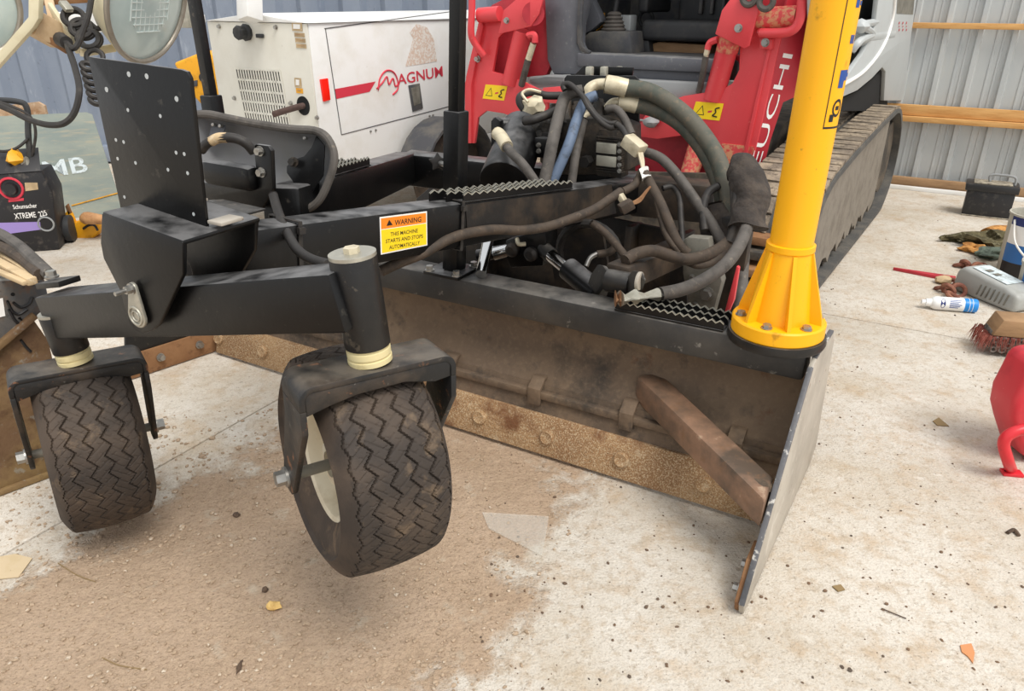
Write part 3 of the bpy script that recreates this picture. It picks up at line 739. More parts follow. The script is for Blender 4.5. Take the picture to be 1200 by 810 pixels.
# ================================================================== THE TRACK LOADER
LD = thing('track_loader', 'red and grey compact track loader with open cab standing behind the grader', 'loader', M(.9, .9, 0))
def mpoly(name, pts, q=None, p=None, ext=None, m='red_paint', parent=None, bevel=.003, seg=2):
    P = [MQ(x, y, q) if q is not None else MP(x, y, p) for x, y in pts]
    return MB().prism(P, ext).build(name, m, parent or LD, bevel=bevel, seg=seg)
# --- tracks: belt swept round the undercarriage, lugs outside
def track(p0, wdt):
    loop = [(2.0, .0), (2.3, .03), (2.52, .16), (2.6, .36), (2.52, .58), (2.3, .76), (2.0, .825), (1.4, .80), (.6, .745), (.12, .70), (-.16, .60), (-.32, .40), (-.3, .18), (-.14, .04), (.05, .0)]
    n = len(loop); pts = []
    for i in range(n):                                        # closed Catmull-Rom
        a, b, c, d = (V((loop[(i + k - 1) % n][0], loop[(i + k - 1) % n][1], 0)) for k in range(4))
        straight = (i in (n - 1, 6, 7, 8))
        for k in range(8):
            t = k / 8
            pts.append(b.lerp(c, t) if straight else (2 * b + (c - a) * t + (2 * a - 5 * b + 4 * c - d) * t * t + (-a + 3 * b - 3 * c + d) * t ** 3) * .5)
    # even spacing
    tot = [0]; m_ = len(pts)
    for i in range(m_): tot.append(tot[-1] + (pts[(i + 1) % m_] - pts[i]).length)
    NL = 62; res = []
    def at(s):
        s %= tot[-1]
        for i in range(m_):
            if tot[i + 1] >= s:
                return pts[i].lerp(pts[(i + 1) % m_], (s - tot[i]) / max(1e-6, tot[i + 1] - tot[i]))
    NB = 124
    ring = [at(tot[-1] * i / NB) for i in range(NB)]
    cen = V((1.1, .4, 0))
    def nrm_(i):
        d = ring[(i + 1) % NB] - ring[i - 1]; nn = V((d.y, -d.x, 0)).normalized()
        return nn if nn.dot(ring[i] - cen) > 0 else -nn
    tr = thing('x', 'x', 'x', M(p0 + wdt / 2, 1.1, 0) - world_loc(LD)); tr.name = 'track'; del tr['label']; del tr['category']; tr.parent = LD
    vs = []; fs = []
    for i in range(NB):
        nn = nrm_(i); c = ring[i]
        for pp_, ins in ((p0, .0), (p0 + wdt, .0), (p0 + wdt, .03), (p0, .03)):
            q = c - nn * (.02 + ins) if False else c - nn * (ins + .022)
            vs.append(M(pp_, q.x, max(q.y, .022) if ins == 0 and False else q.y + .022 * 0))
    for i in range(NB):
        j = (i + 1) % NB
        for k in range(4): fs.append((i * 4 + k, i * 4 + (k + 1) % 4, j * 4 + (k + 1) % 4, j * 4 + k))
    belt = MB().add(vs, fs).build('track_belt', 'track_edge', tr, smooth=50)
    belt.location.z += .001
    for i in range(0, NB, 2):
        nn = nrm_(i); c = ring[i]; t_ = V((nn.y, -nn.x, 0))
        w3 = lambda pp_, v: M(pp_, v.x, v.y)
        r_ = random.Random(i + int(p0 * 10))
        for (a, b, sh) in ((.012, .19, .0), (.225, wdt - .012, .022)):
            o = c - nn * .023 + t_ * sh; hh = .022 + r_.uniform(-.003, .001); hw = .046
            dpp = M(1, 0, 0) - M(0, 0, 0)
            A_ = [w3(p0 + a, o - t_ * hw), w3(p0 + b, o - t_ * hw * .8), w3(p0 + b, o + t_ * hw * .8), w3(p0 + a, o + t_ * hw)]
            MB().prism(A_, (M(0, nn.x, nn.y) - M(0, 0, 0)) * hh).build('track_lug', 'track_rubber', tr, bevel=.0)
    MB().prism([M(p0 + .10, q, z) for q, z in ((-.05, .10), (-.1, .3), (.2, .52), (1.9, .60), (2.2, .45), (2.2, .12))], BM * (wdt - .2)).build('track_frame', 'track_frame', tr, bevel=.02)
    jag = [(q_, .13 + .03 * math.sin(q_ * 23) + .02 * math.sin(q_ * 51)) for q_ in [ -.12 + i * .06 for i in range(36)]]
    MB().prism([M(p0 + .035, q_, z_) for q_, z_ in [(1.98, .74), (.1, .63), (-.14, .5), (-.2, .36)] + jag], BM * .04).build('mud_guard', 'track_mud', tr)
    for q in (.15, .55, .95, 1.35, 1.75, 2.1):
        MB().cyl(M(p0 + .06, q, .13), M(p0 + wdt - .06, q, .13), .09, .09, 20).build('track_roller', 'track_frame', tr)
    MB().cyl(M(p0 + .05, 2.26, .42), M(p0 + wdt - .05, 2.26, .42), .26, .26, 24).build('track_sprocket', 'track_frame', tr)
    MB().cyl(M(p0 + .05, -.03, .33), M(p0 + wdt - .05, -.03, .33), .24, .24, 24).build('track_idler', 'track_frame', tr)
    return tr
track(0.02, .42)
track(1.46, .42)
# --- chassis between the tracks
MB().prism([M(.5, q, z) for q, z in ((.42, .22), (.40, .45), (.45, .62), (.6, .80), (2.3, .9), (2.5, .6), (2.4, .28))], BM * .92).build('chassis', 'track_frame', LD, bevel=.01)
mpoly('front_bumper', [(618, 92), (640, 88), (830, 98), (826, 116), (640, 120), (618, 112)], q=.20, ext=AM * .1, m='machine_grey', bevel=.01)
# --- cab shell: left pillar, sill, dark interior
mpoly('cab_pillar', [(638, 0), (641, -60), (700, -60), (684, 0), (677, 30), (676, 52), (680, 60), (690, 66), (692, 88), (648, 87), (641, 70)], q=.28, ext=AM * .12, m='cab_grey', bevel=.012)
mpoly('cab_sill', [(676, 62), (840, 70), (838, 86), (676, 78)], q=.26, ext=AM * .16, m='cab_grey', bevel=.01)
mpoly('cab_lower_sill', [(646, 76), (838, 85.5), (836, 104), (650, 92)], q=.30, ext=AM * .12, m='cab_grey', bevel=.008)
pw = mpoly('door_frame_tube', [(680, -60), (686, -60), (681.5, 20), (681, 48), (684, 56), (692, 60), (690, 64), (680, 60), (676, 50), (676.5, 20)], q=.262, ext=AM * .02, m='cab_dark', bevel=.003)
zf = MQ(760, 66, .3).z; pl0 = mloc(MQ(648, 60, .4))[0]; pr0 = mloc(MQ(860, 60, .4))[0]
zf2 = zf - .02
MB().box(M((pl0 + pr0) / 2, .95, zf2), BM * ((pl0 - pr0) / 2), AM * .6, UP * .02).build('cab_floor', 'cab_dark', LD)
MB().box(M((pl0 + pr0) / 2, 1.52, zf2 + .6), BM * ((pl0 - pr0) / 2 + .05), AM * .03, UP * .7).build('cab_back_wall', 'cab_dark', LD)
for p in (pl0, pr0):
    MB().box(M(p, .98, zf2 + .6), BM * .025, AM * .55, UP * .7).build('cab_side_wall', 'cab_dark', LD)
MB().box(M((pl0 + pr0) / 2, .95, zf2 + 1.3), BM * ((pl0 - pr0) / 2 + .06), AM * .72, UP * .03).build('cab_roof', 'cab_grey', LD, bevel=.02)
mpoly('cab_pillar', [(862, 60), (872, -60), (902, -60), (885, 60)], q=.30, ext=AM * .1, m='cab_grey', bevel=.01)
# side console with red switch and yellow latch seen through the door
mpoly('side_console', [(684, -10), (688, -10), (703, 20), (704, 26), (692, 36), (681, 42), (681, 10)], q=.52, ext=AM * .08, m='cab_grey', bevel=.004)
mpoly('red_switch', [(681.5, 18), (686, 16.5), (687, 28), (682.5, 30)], q=.515, ext=AM * .02, m='red_paint', bevel=.002)
mpoly('yellow_latch', [(697, 16), (705, 15), (705.5, 30), (700, 36), (691, 36), (696, 28)], q=.60, ext=AM * .05, m='saw_yellow', bevel=.003)
mpoly('control_tower', [(680, 46), (690, 38), (703, 36), (738, 37), (741, 64), (680, 63)], q=.48, ext=AM * .2, m='cab_dark', bevel=.012)
# joystick with bellows
jb = MQ(719, 36, .56)
MB().lathe(jb, UP, [(.075, 0), (.08, .01), (.066, .02), (.072, .03), (.058, .042), (.064, .052), (.05, .064), (.056, .074), (.042, .086), (.047, .096), (.03, .11), (.0, .112)], 24).build('joystick_bellows', 'hose_grey', LD)
MB().tube([jb + UP * .1, jb + UP * .16 + BM * -.01, jb + UP * .26 + BM * -.02], .016).blob(jb + UP * .29 + BM * -.022, .035, .035, .055, 1, .15).build('joystick', 'seat_black', LD)
MB().box(MQ(734, 35, .75), BM * .05, AM * .05, UP * .09).build('cup_holder', 'machine_white', LD, bevel=.01)
# seat
def rounded(c, ax, ay, az, name, m, bev=.03): return MB().box(c, ax, ay, az).build(name, m, LD, bevel=bev, seg=4)
sc_ = (MQ(757, 42, .75) + MQ(852, 42, .75)) / 2
swd = (MQ(757, 42, .75) - MQ(852, 42, .75)).length / 2
rounded(sc_ + AM * .15 + UP * .03, BM * swd, AM * .24, UP * .06, 'seat_cushion', 'seat_black')
rounded(sc_ + AM * .42 + UP * .36, BM * (swd * .78), AM * .06, UP * .30, 'seat_backrest', 'seat_black')
for k in range(4):
    rounded(sc_ + AM * .345 + UP * .34 - BM * (.02 + k * .075 - .06), BM * .012, AM * .02, UP * .22, 'backrest_channel', 'cab_dark', .008)
for s in (-1, 1):
    rounded(sc_ + BM * (s * (swd + .06)) + AM * .25 + UP * .18, BM * .035, AM * .2, UP * .05, 'armrest', 'seat_black', .02)
mpoly('seat_board', [(762, 52), (772, 49), (833, 53), (832, 68), (760, 64)], q=.74, ext=AM * .25, m='timber_old', bevel=.006)
MB().torus(MQ(757, 22, 1.2), AM, .05, .012).build('harness_reel', 'seat_black', LD)
mpoly('console_box', [(742, 48), (760, 47), (762, 64), (742, 64)], q=.68, ext=AM * .2, m='seat_black', bevel=.01)

# --- right loader arm
QA = .18
mpoly('arm_front', [(868, 34), (908, 34), (916, 42), (880, 200), (876, 214), (840, 216), (839, 176), (836, 164), (828, 157), (812, 156), (792, 160), (770, 163), (748, 160), (748, 148), (760, 129), (800, 113), (846, 105), (858, 98), (866, 82)], q=QA, ext=AM * .025, m='red_paint', bevel=.004)
osd = MQ(916, 42, QA); psd = mloc(osd)[0]
sideA = [MQ(x, y, QA + (.0 if k < 2 else .16)) for k, (x, y) in enumerate(((913, 42), (876, 214), (893, 204), (953, 42)))]
side_n = (sideA[1] - sideA[0]).cross(sideA[3] - sideA[0]).normalized()
if side_n.dot(CAMP - sideA[0]) < 0: side_n = -side_n
sp = lambda x, y, k=0.: PL(x, y, sideA[0], side_n) + side_n * k
MB().prism([sp(*q) for q in ((932, -40), (913, 42), (876, 214), (893, 204), (903, 165), (918, 120), (945, 108), (985, -40))], -side_n * .02).build('arm_side', 'red_side', LD, bevel=.003)
mpoly('arm_ridge', [(904, 36), (908, 36), (868, 214), (863, 214)], q=QA - .012, ext=AM * .012, m='red_paint', bevel=.003)
mpoly('arm_upper', [(860, -40), (955, -40), (918, 44), (868, 42)], q=QA + .06, ext=AM * .16, m='red_dark', bevel=.006)
MB().cyl(MQ(888, 22, QA - .02), MQ(934, 20, QA - .02), .055, .055, 20).build('pivot_tube', 'red_dusty', LD)
mpoly('dust_skirt', [(846, 168), (884, 172), (878, 210), (843, 212)], q=QA - .004, ext=AM * .004, m='red_dusty', bevel=.0)
# lettering on the arm side
tl0, tl1 = sp(880.5, 224, .002), sp(929, 64, .002); xd_ = tl1 - tl0; tu = side_n.cross(xd_).normalized()
if tu.dot(sp(890, 100) - sp(900, 100)) < 0: tu = -tu
mb2 = MB(); text_into(mb2, 'KEUCHI', tl0, xd_, tu, .088, 0, xd_.length, 0); mb2.build('lettering', 'white_decal', LD)
# warning stickers on both arms
def arm_sticker(c):
    s = mpoly('warning_sticker', c, q=QA - .003, ext=AM * .003, m='yellow_decal', bevel=0)
    (x0, y0), (x1, y1), (x2, y2), (x3, y3) = c
    f = lambda u, v: ((x0 * (1 - u) + x1 * u) * (1 - v) + (x3 * (1 - u) + x2 * u) * v, (y0 * (1 - u) + y1 * u) * (1 - v) + (y3 * (1 - u) + y2 * u) * v)
    for a, b, c_ in (((.1, .78), (.42, .78), (.28, .18)),):
        P = [MQ(*f(*w), QA - .0035) for w in (a, b, c_)]; cc = (P[0] + P[1] + P[2]) / 3
        mb = MB()
        for i in range(3):
            j = (i + 1) % 3; mb.add([P[i], P[j], P[j].lerp(cc, .22), P[i].lerp(cc, .22)], [(0, 1, 2, 3)])
        mb.build('sticker_triangle', 'black_decal', s)
    mb = MB(); mb.add([MQ(*f(u, v), QA - .0036) for u, v in ((.52, .5), (.66, .44), (.66, .56), (.52, .62))], [(0, 1, 2, 3)])
    mb.build('sticker_arrow', 'red_decal', s)
    mb = MB(); mb.tube([MQ(*f(u, v), QA - .004) for u, v in ((.9, .25), (.76, .35), (.8, .55), (.72, .75), (.88, .8))], .004, n=5)
    mb.build('sticker_figure', 'black_decal', s)
arm_sticker([(815.5, 119), (848, 121.5), (843, 141.5), (809.5, 138)])
arm_sticker([(569, 99), (594.5, 101), (590.5, 118), (565.5, 115.5)])
# cover plate, bucket cylinder and hose of the right arm
mpoly('cylinder_cover', [(846, 12), (855, 0), (868, -6), (888, 2), (890, 8), (878, 54), (872, 57), (838, 40)], q=QA - .09, ext=AM * .015, m='red_paint', bevel=.003)
MB().bolt(MQ(865.5, 33, QA - .09), -AM, .016).build('bolt', 'bolt_steel', LD)
MB().cyl(MQ(857, 40, QA - .02), MQ(836, 116, QA + .03), .057, .057, 24).build('cylinder_barrel', 'red_paint', LD)
MB().cyl(MQ(856, 42, QA - .02), MQ(852, 60, QA - .008), .06, .06, 24).build('cylinder_gland', 'red_dusty', LD)
MB().tube([MQ(842, 46, QA - .05), MQ(832, 50, QA - .05), MQ(829, 58, QA - .05)], .018).build('hose_elbow', 'red_paint', LD)
MB().cyl(MQ(829, 58, QA - .05), MQ(827, 66, QA - .05), .015).build('hose_fitting', 'fitting_cream', LD)
MB().tube([MQ(827.5, 64, QA - .05), MQ(824, 85, QA - .03), MQ(819, 108, QA + .02)], .018).build('hose', 'hose_grey', LD)
MB().tube([MQ(862, 66, QA + .06), MQ(869, 72, QA + .05), MQ(869, 88, QA + .05), MQ(860, 102, QA + .06)], .016).build('hose', 'red_dark', LD)
# lower cylinder dusted with sand
MB().cyl(MQ(822, 160, QA + .1), MQ(802, 222, QA - .02), .062, .05, 20).build('tilt_cylinder', 'red_dusty', LD)
MB().prism([MQ(x, y, QA + .14) for x, y in ((742, 112), (800, 112), (842, 150), (842, 216), (745, 216))], AM * .02).build('arm_gusset', 'red_dark', LD)
MB().tube([MQ(741, 140, QA), MQ(752, 141, QA - .01), MQ(765, 142, QA - .02)], .006).blob(MQ(763, 143, QA - .03), .045, .03, .035, 2, .3).build('wing_nut', 'machine_grey', LD)
# step handle and roller pair above
MB().tube([MQ(890, 38.5, QA - .06), MQ(905, 39, QA - .08), MQ(925, 37, QA - .08), MQ(935, 28, QA - .08), MQ(939, 10, QA - .08), MQ(941, -40, QA - .08)], .024, n=12).build('grab_handle', 'red_paint', LD)
mpoly('handle_bracket', [(890, 44), (905, 46), (904, 58), (890, 57)], q=QA - .05, ext=AM * .05, m='red_paint', bevel=.003)
MB().bolt(MQ(897, 50, QA - .05), -AM, .016).build('bolt', 'bolt_steel', LD)
for x, y in ((878, -3), (898, 2)): MB().torus(MQ(x, y, QA - .1), AM, .034, .016).build('hose_roller', 'hose_grey', LD)

# --- left loader arm
mpoly('arm_front', [(545, 168), (544.5, 98), (562, 26), (574, 10), (588, 20), (604, 24), (584, 44), (577, 84), (600, 90), (642, 110), (642, 146), (618, 145), (590, 133), (570, 130), (560, 138), (556, 168)], q=QA, ext=AM * .025, m='red_paint', bevel=.004)
mpoly('arm_inner', [(570, 36), (612, 30), (608, 100), (570, 96)], q=QA + .09, ext=AM * .02, m='red_dark', bevel=0)
mpoly('arm_side', [(543, 168), (546, 90), (562, 20), (566, 30), (552, 100), (552, 168)], q=QA - .02, ext=AM * .05, m='red_paint', bevel=.003)
mpoly('arm_upper', [(566, 26), (576, 6), (600, -6), (660, -12), (652, 60), (640, 88), (604, 92), (600, 40)], q=QA + .12, ext=AM * .05, m='red_dark', bevel=.004)
mpoly('cylinder_cover', [(584, 40), (590, 12), (604, 0), (636, -2), (632, 16), (622, 31)], q=QA - .06, ext=AM * .015, m='red_paint', bevel=.003)
MB().bolt(MQ(594, 24, QA - .06), -AM, .014).build('bolt', 'bolt_steel', LD)
MB().cyl(MQ(562, 18, QA - .04), MQ(586, 16, QA - .04), .045, .045, 18).build('pivot_tube', 'red_paint', LD)
MB().cyl(MQ(625, 16, QA - .05), MQ(625, 16, QA + .05), .068, .068, 24).build('pivot_boss', 'red_dark', LD)
MB().cyl(MQ(613, 36, QA), MQ(598, 98, QA + .02), .057, .057, 24).build('cylinder_barrel', 'red_paint', LD)
MB().tube([MQ(618, 42, QA - .06), MQ(626, 41, QA - .06), MQ(627, 50, QA - .06)], .02).build('hose_elbow', 'red_paint', LD)
MB().cyl(MQ(625, 51, QA - .06), MQ(619, 70, QA - .06), .02).build('hose_fitting', 'fitting_cream', LD)
MB().tube([MQ(619, 69, QA - .06), MQ(615, 85, QA - .05), MQ(611, 100, QA - .02)], .021).build('hose', 'hose_grey', LD)
MB().tube([MQ(553, -40, QA - .1), MQ(553, 10, QA - .1), MQ(552, 38, QA - .1), MQ(556, 50, QA - .08), MQ(567, 65, QA - .04)], .022, n=12).build('grab_handle', 'red_paint', LD)
MB().bolt(MQ(560, 69, QA - .01), -AM, .016).build('bolt', 'bolt_steel', LD)
mpoly('toothed_guard', [(636, 103), (660, 101), (661, 122), (636, 120)], q=QA - .02, ext=AM * .02, m='red_paint', bevel=.002)
mpoly('lamp_housing', [(620, 90), (662, 88), (662, 104), (630, 104), (620, 98)], q=QA + .02, ext=AM * .08, m='machine_grey', bevel=.006)
# --- grey rear side panel with door pocket
PW = .16
mpoly('rear_side_panel', [(1034, -40), (1026, 30), (1012, 62), (988, 96), (960, 112), (960, 120), (985, 115), (1005, 106), (1022, 92), (1034, 79), (1038, 84), (1036, 118), (1059, 118), (1068, 40), (1080, -40)], p=PW, ext=BM * .03, m='machine_white', bevel=.006)
MB().tube([MP(x, y, PW - .005) for x, y in ((1050, -40), (1047, 15), (1036, 52), (1014, 82), (985, 101), (962, 112))], .011, n=8).build('door_seal', 'white_decal', LD)
mpoly('engine_cover', [(955, -40), (1052, -40), (1048, 20), (1036, 55), (1014, 84), (985, 102), (955, 112)], p=PW + .10, ext=BM * .04, m='machine_white', bevel=.01)
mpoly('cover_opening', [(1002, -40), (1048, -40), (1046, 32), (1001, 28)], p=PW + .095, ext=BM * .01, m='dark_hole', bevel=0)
MB().cyl(MP(1005, 44, PW + .05), MP(1040, 40, PW + .05), .055, .055, 16).build('hinge_tube', 'machine_white', LD)
MB().tube([MP(998, 60, PW + .03), MP(1008, 48, PW), MP(1022, 40, PW), MP(1012, 30, PW), MP(1026, 26, PW + .02)], .022, n=10).build('hinge_lever', 'machine_white', LD)
MB().blob(MP(1008, 31, PW + .02), .05, .05, .04, 4, .2).build('hinge_knuckle', 'machine_white', LD)
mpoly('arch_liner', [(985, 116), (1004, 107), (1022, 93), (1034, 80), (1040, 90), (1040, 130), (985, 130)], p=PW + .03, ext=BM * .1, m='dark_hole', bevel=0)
mb = MB(); pa = MP(1053, 38, PW - .004); pb = MP(1065, 38, PW - .004)
for k in range(3):
    for j in range(3):
        mb.box(MP(1054 + k * 4.2, 27 + j * 4, PW - .004), AM * .012, UP * (.008 if j != 1 else .004), BM * .001)
stuff(mb.build('worn_lettering', 'red_decal', LD))
mpoly('grey_decal', [(1052, -4), (1072, -4), (1070, 17), (1051, 16)], p=PW - .002, ext=BM * .002, m='coupler_grey', bevel=0)
# --- quick coupler of the loader: grey upright with bolt
cg = T(815, 320, 2.78)
cpl = MB().prism([PL(x, y, cg, AM) for x, y in ((801, 281), (806, 278), (830, 280), (832, 293), (838, 300), (846, 330), (834, 372), (808, 366), (800, 320))], AM * .05).build('coupler_upright', 'coupler_grey', LD, bevel=.004)
MB().bolt(PL(829, 344, cg, AM), -AM, .02).build('bolt', 'bolt_steel', cpl)
for x, y in ((811, 325), (815, 357), (826, 298)): MB().bolt(PL(x, y, cg, AM), -AM, .009).build('bolt', 'bolt_steel', cpl)
MB().prism([PL(x, y, cg - AM * .05, AM) for x, y in ((863, 312), (866, 314), (860, 352), (853, 368), (849, 366))], AM * .02).build('red_lever', 'red_paint', LD, bevel=.003)
MB().prism([PL(x, y, cg + AM * .15, AM) for x, y in ((846, 255), (882, 255), (862, 375), (838, 375))], AM * .05).build('coupler_upright', 'frame_dirty', LD, bevel=.004)
MB().prism([PL(x, y, cg + AM * .1, AM) for x, y in ((786, 290), (802, 285), (806, 372), (782, 366))], AM * .05).build('coupler_upright', 'frame_dirty', LD, bevel=.004)
MB().cyl(T(874, 260, 2.95), T(866, 372, 2.78), .024, .024, 16).build('coupler_rod', 'hose_grey', LD)
for k, (x, y) in enumerate(((886, 275), (884, 292), (881, 312), (879, 330), (877, 348))):
    MB().box(T(x, y, 3.82 - k * .02), BM * .09, AM * .12, UP * .022).build('undercarriage_bar', 'rust_brown' if k % 2 == 0 else 'track_frame', LD, bevel=.006)
MB().prism([MQ(x, y, .02) for x, y in ((590, 198), (850, 204), (850, 330), (600, 300))], AM * .03).build('front_shield', 'track_frame', LD)

# ================================================================== HYDRAULICS ON THE GRADER
MB().prism([PL(x, y, T(705, 130, 3.32), AX) for x, y in ((661, 92), (664, 88), (744, 89), (749, 94), (749, 180), (661, 180))], AX * .012).build('valve_back_plate', 'black_paint', G, bevel=.003)
for x in (691, 708, 725):
    MB().box(T(x, 84, 3.34), BX * .014, AX * .02, UP * .022).build('terminal_clip', 'silver_tag', G, bevel=.006)
MB().prism([PL(x, y, T(705, 85, 3.36), AX) for x, y in ((672, 89), (684, 77), (742, 79), (741, 89))], AX * .01).build('clip_bracket', 'black_paint', G, bevel=.002)
vb = T(672, 168, 3.12)
valve = MB().prism([PL(x, y, vb, AX) for x, y in ((632, 150), (640, 140), (705, 138), (735, 150), (736, 200), (700, 205), (648, 205), (632, 190))], AX * .16).build('valve_block', 'valve_black', G, bevel=.008)
for k, (x, y) in enumerate(((650, 128), (662, 118), (676, 125), (690, 130), (702, 122), (716, 132))):
    MB().cyl(T(x, y + 28, 3.13), T(x, y, 3.13), .032, .028, 14).cyl(T(x, y, 3.13), T(x, y - 5, 3.13), .02, .02, 8).build('solenoid', 'valve_black', valve)
for (x, y) in ((645, 160), (648, 178), (660, 190), (676, 165), (690, 188)):
    MB().hexa(T(x, y, 3.08), -AX, .024, .05).build('plug', 'frame_dirty', valve)
fins = thing('x', 'x', 'x', T(718, 178, 3.05) - world_loc(G)); fins.name = 'fin_stack'; del fins['label']; del fins['category']; fins.parent = G
fp_ = T(716, 180, 3.05)
MB().box(fp_ + AX * .03, BX * .056, AX * .04, UP * .095).build('core', 'valve_black', fins, bevel=.004)
for k in range(16):
    MB().box(PL(716, 160.5 + k * 2.6, fp_, AX) + AX * .01, BX * .058, AX * .038, UP * .0028).build('fin', 'valve_black', fins)
for y in (172.5, 187.5): MB().box(PL(714, y, fp_, AX) - AX * .03, BX * .044, AX * .004, UP * .021).build('silver_label', 'silver_tag', fins, bevel=.002)
for y in (168, 176, 184, 192, 199): MB().bolt(PL(729, y, fp_, AX) - AX * .028, -AX, .007).build('bolt', 'bolt_steel', fins)
# black hydraulic motor / cylinder body left of the valves
MB().cyl(T(613, 152, 3.2), T(590, 215, 2.95), .095, .10, 28).build('accumulator', 'black_paint', G, bevel=.008)
MB().cyl(T(578, 146, 3.1), T(622, 149, 3.15), .03, .03, 20).build('accumulator_clamp', 'black_paint', G, bevel=.004)
MB().prism([PL(x, y, T(580, 170, 3.05), AX) for x, y in ((575, 142), (580, 137), (586, 142), (586, 205), (575, 205))], AX * .03).build('accumulator_bracket', 'black_paint', G, bevel=.004)
for x, y in ((628, 150), (636, 146), (640, 154), (632, 160), (643, 148)): MB().blob(T(x, y, 3.1), .03, .03, .03, x, .2).build('coupling', 'valve_black', G)
MB().box(T(640, 172, 3.05), BX * .035, AX * .04, UP * .04).build('junction_box', 'black_paint', G, bevel=.006)
for y in (170, 177): MB().bolt(T(631.5, y, 3.02), -AX, .008).build('bolt', 'bolt_steel', G)
# hoses: pixels are only where each real, round hose is seen from; depths run with the machine
def cuff(pts, r, name='hose_fitting', m='fitting_cream'): return MB().tube([T(*p) for p in pts], r, n=12).build(name, m, G)
hose(G, 'hose_green', .034, [(732, 103, 3.02), (760, 107, 3.0), (790, 124, 2.96), (815, 147, 2.92), (838, 180, 2.88), (850, 215, 2.86), (856, 250, 2.85), (858, 272, 2.86)], n=12)
cuff([(688, 118, 3.05), (690, 105, 3.04), (700, 99, 3.04), (712, 98.5, 3.03)], .022)
cuff([(710, 98.5, 3.03), (722, 100.5, 3.02), (734, 103.5, 3.02)], .037)
hose(G, 'hose_green', .031, [(744, 123, 3.06), (765, 128, 3.04), (790, 140, 3.0), (812, 160, 2.96), (832, 190, 2.92), (845, 225, 2.9), (850, 262, 2.9)], n=12)
cuff([(712, 127, 3.1), (718, 121, 3.08), (728, 120, 3.07)], .02)
cuff([(726, 120, 3.07), (736, 121, 3.06), (746, 123.5, 3.06)], .034)
hose(G, 'hose_grey', .024, [(684, 106, 2.98), (664, 112, 2.98), (655, 135, 2.95), (648, 165, 2.9), (643, 190, 2.9), (636, 222, 2.9)])
hose(G, 'hose_blue', .021, [(700, 112, 2.95), (686, 118, 2.95), (676, 140, 2.93), (668, 165, 2.9), (660, 185, 2.9), (644, 220, 2.92)])
hose(G, 'hose_grey', .018, [(684, 140, 2.98), (679, 160, 2.96), (674, 185, 2.94), (669, 222, 2.96)])
cuff([(690, 132, 3.0), (684, 136, 2.99), (681, 146, 2.98)], .014); cuff([(681, 144, 2.98), (678, 162, 2.96)], .019)
hose(G, 'cable_black', .011, [(662, 106, 2.93), (660, 100, 2.93), (668, 99, 2.92), (682, 112, 2.9), (690, 126, 2.88), (703, 142, 2.88), (716, 150, 2.9), (725, 146, 2.95)])
hose(G, 'cable_black', .010, [(664, 103, 2.95), (674, 104, 2.94), (686, 116, 2.93), (698, 134, 2.92), (712, 144, 2.93), (722, 144, 2.95)])
hose(G, 'hose_grey', .017, [(710, 128, 3.02), (722, 128, 3.0), (732, 140, 2.98), (740, 158, 2.96)])
hose(G, 'cable_black', .016, [(660, 112, 3.08), (640, 112, 3.08), (624, 108, 3.06), (611, 112, 3.05), (609, 120, 3.05), (614, 128, 3.05)])
hose(G, 'cable_black', .018, [(614, 142, 3.02), (626, 140, 3.0), (642, 134, 3.02), (656, 128, 3.05)])
MB().blob(T(626, 124, 3.04), .05, .035, .035, 8, .5).build('tape_bundle', 'fitting_cream', G)
hose(G, 'fitting_cream', .006, [(619, 120, 3.0), (612, 110, 3.0), (620, 105, 3.0), (634, 108, 3.0)])
hose(G, 'hose_grey', .018, [(590, 168, 2.88), (602, 182, 2.82), (614, 194, 2.8), (632, 220, 2.8)])
cuff([(582, 156, 2.92), (587, 160, 2.9), (594, 172, 2.86)], .026)
# connector plug and loom running down to the right
MB().beam(T(734, 163, 2.86), T(752, 178, 2.83), .06, .05).build('connector_plug', 'fitting_cream', G, bevel=.006)
hose(G, 'cable_black', .012, [(722, 145, 2.9), (730, 152, 2.88), (736, 164, 2.86)])
for k in range(3):
    hose(G, 'fitting_cream', .005, [(748 + k * 2, 178, 2.82), (751 + k * 1.5, 190, 2.82), (754, 204, 2.82)], name='wire')
hose(G, 'hose_brown', .019, [(754, 200, 2.82), (762, 215, 2.8), (774, 238, 2.76), (784, 262, 2.73), (794, 284, 2.72), (806, 297, 2.72)])
cuff([(754, 198, 2.81), (758, 209, 2.8)], .02, 'loom_label', 'white_decal')
hose(G, 'hose_brown', .012, [(766, 222, 2.78), (772, 245, 2.76), (778, 268, 2.74), (786, 284, 2.72), (796, 296, 2.72)])
hose(G, 'cable_black', .012, [(776, 221, 2.9), (788, 219, 2.9), (796, 230, 2.88), (798, 255, 2.86), (800, 285, 2.84)])
hose(G, 'hose_brown', .015, [(752, 200, 2.85), (745, 215, 2.82), (735, 222, 2.8), (724, 227, 2.78)])
hose(G, 'hose_grey', .02, [(756, 178, 2.95), (775, 186, 2.92), (795, 207, 2.88), (815, 235, 2.84), (834, 262, 2.8), (846, 284, 2.78)])
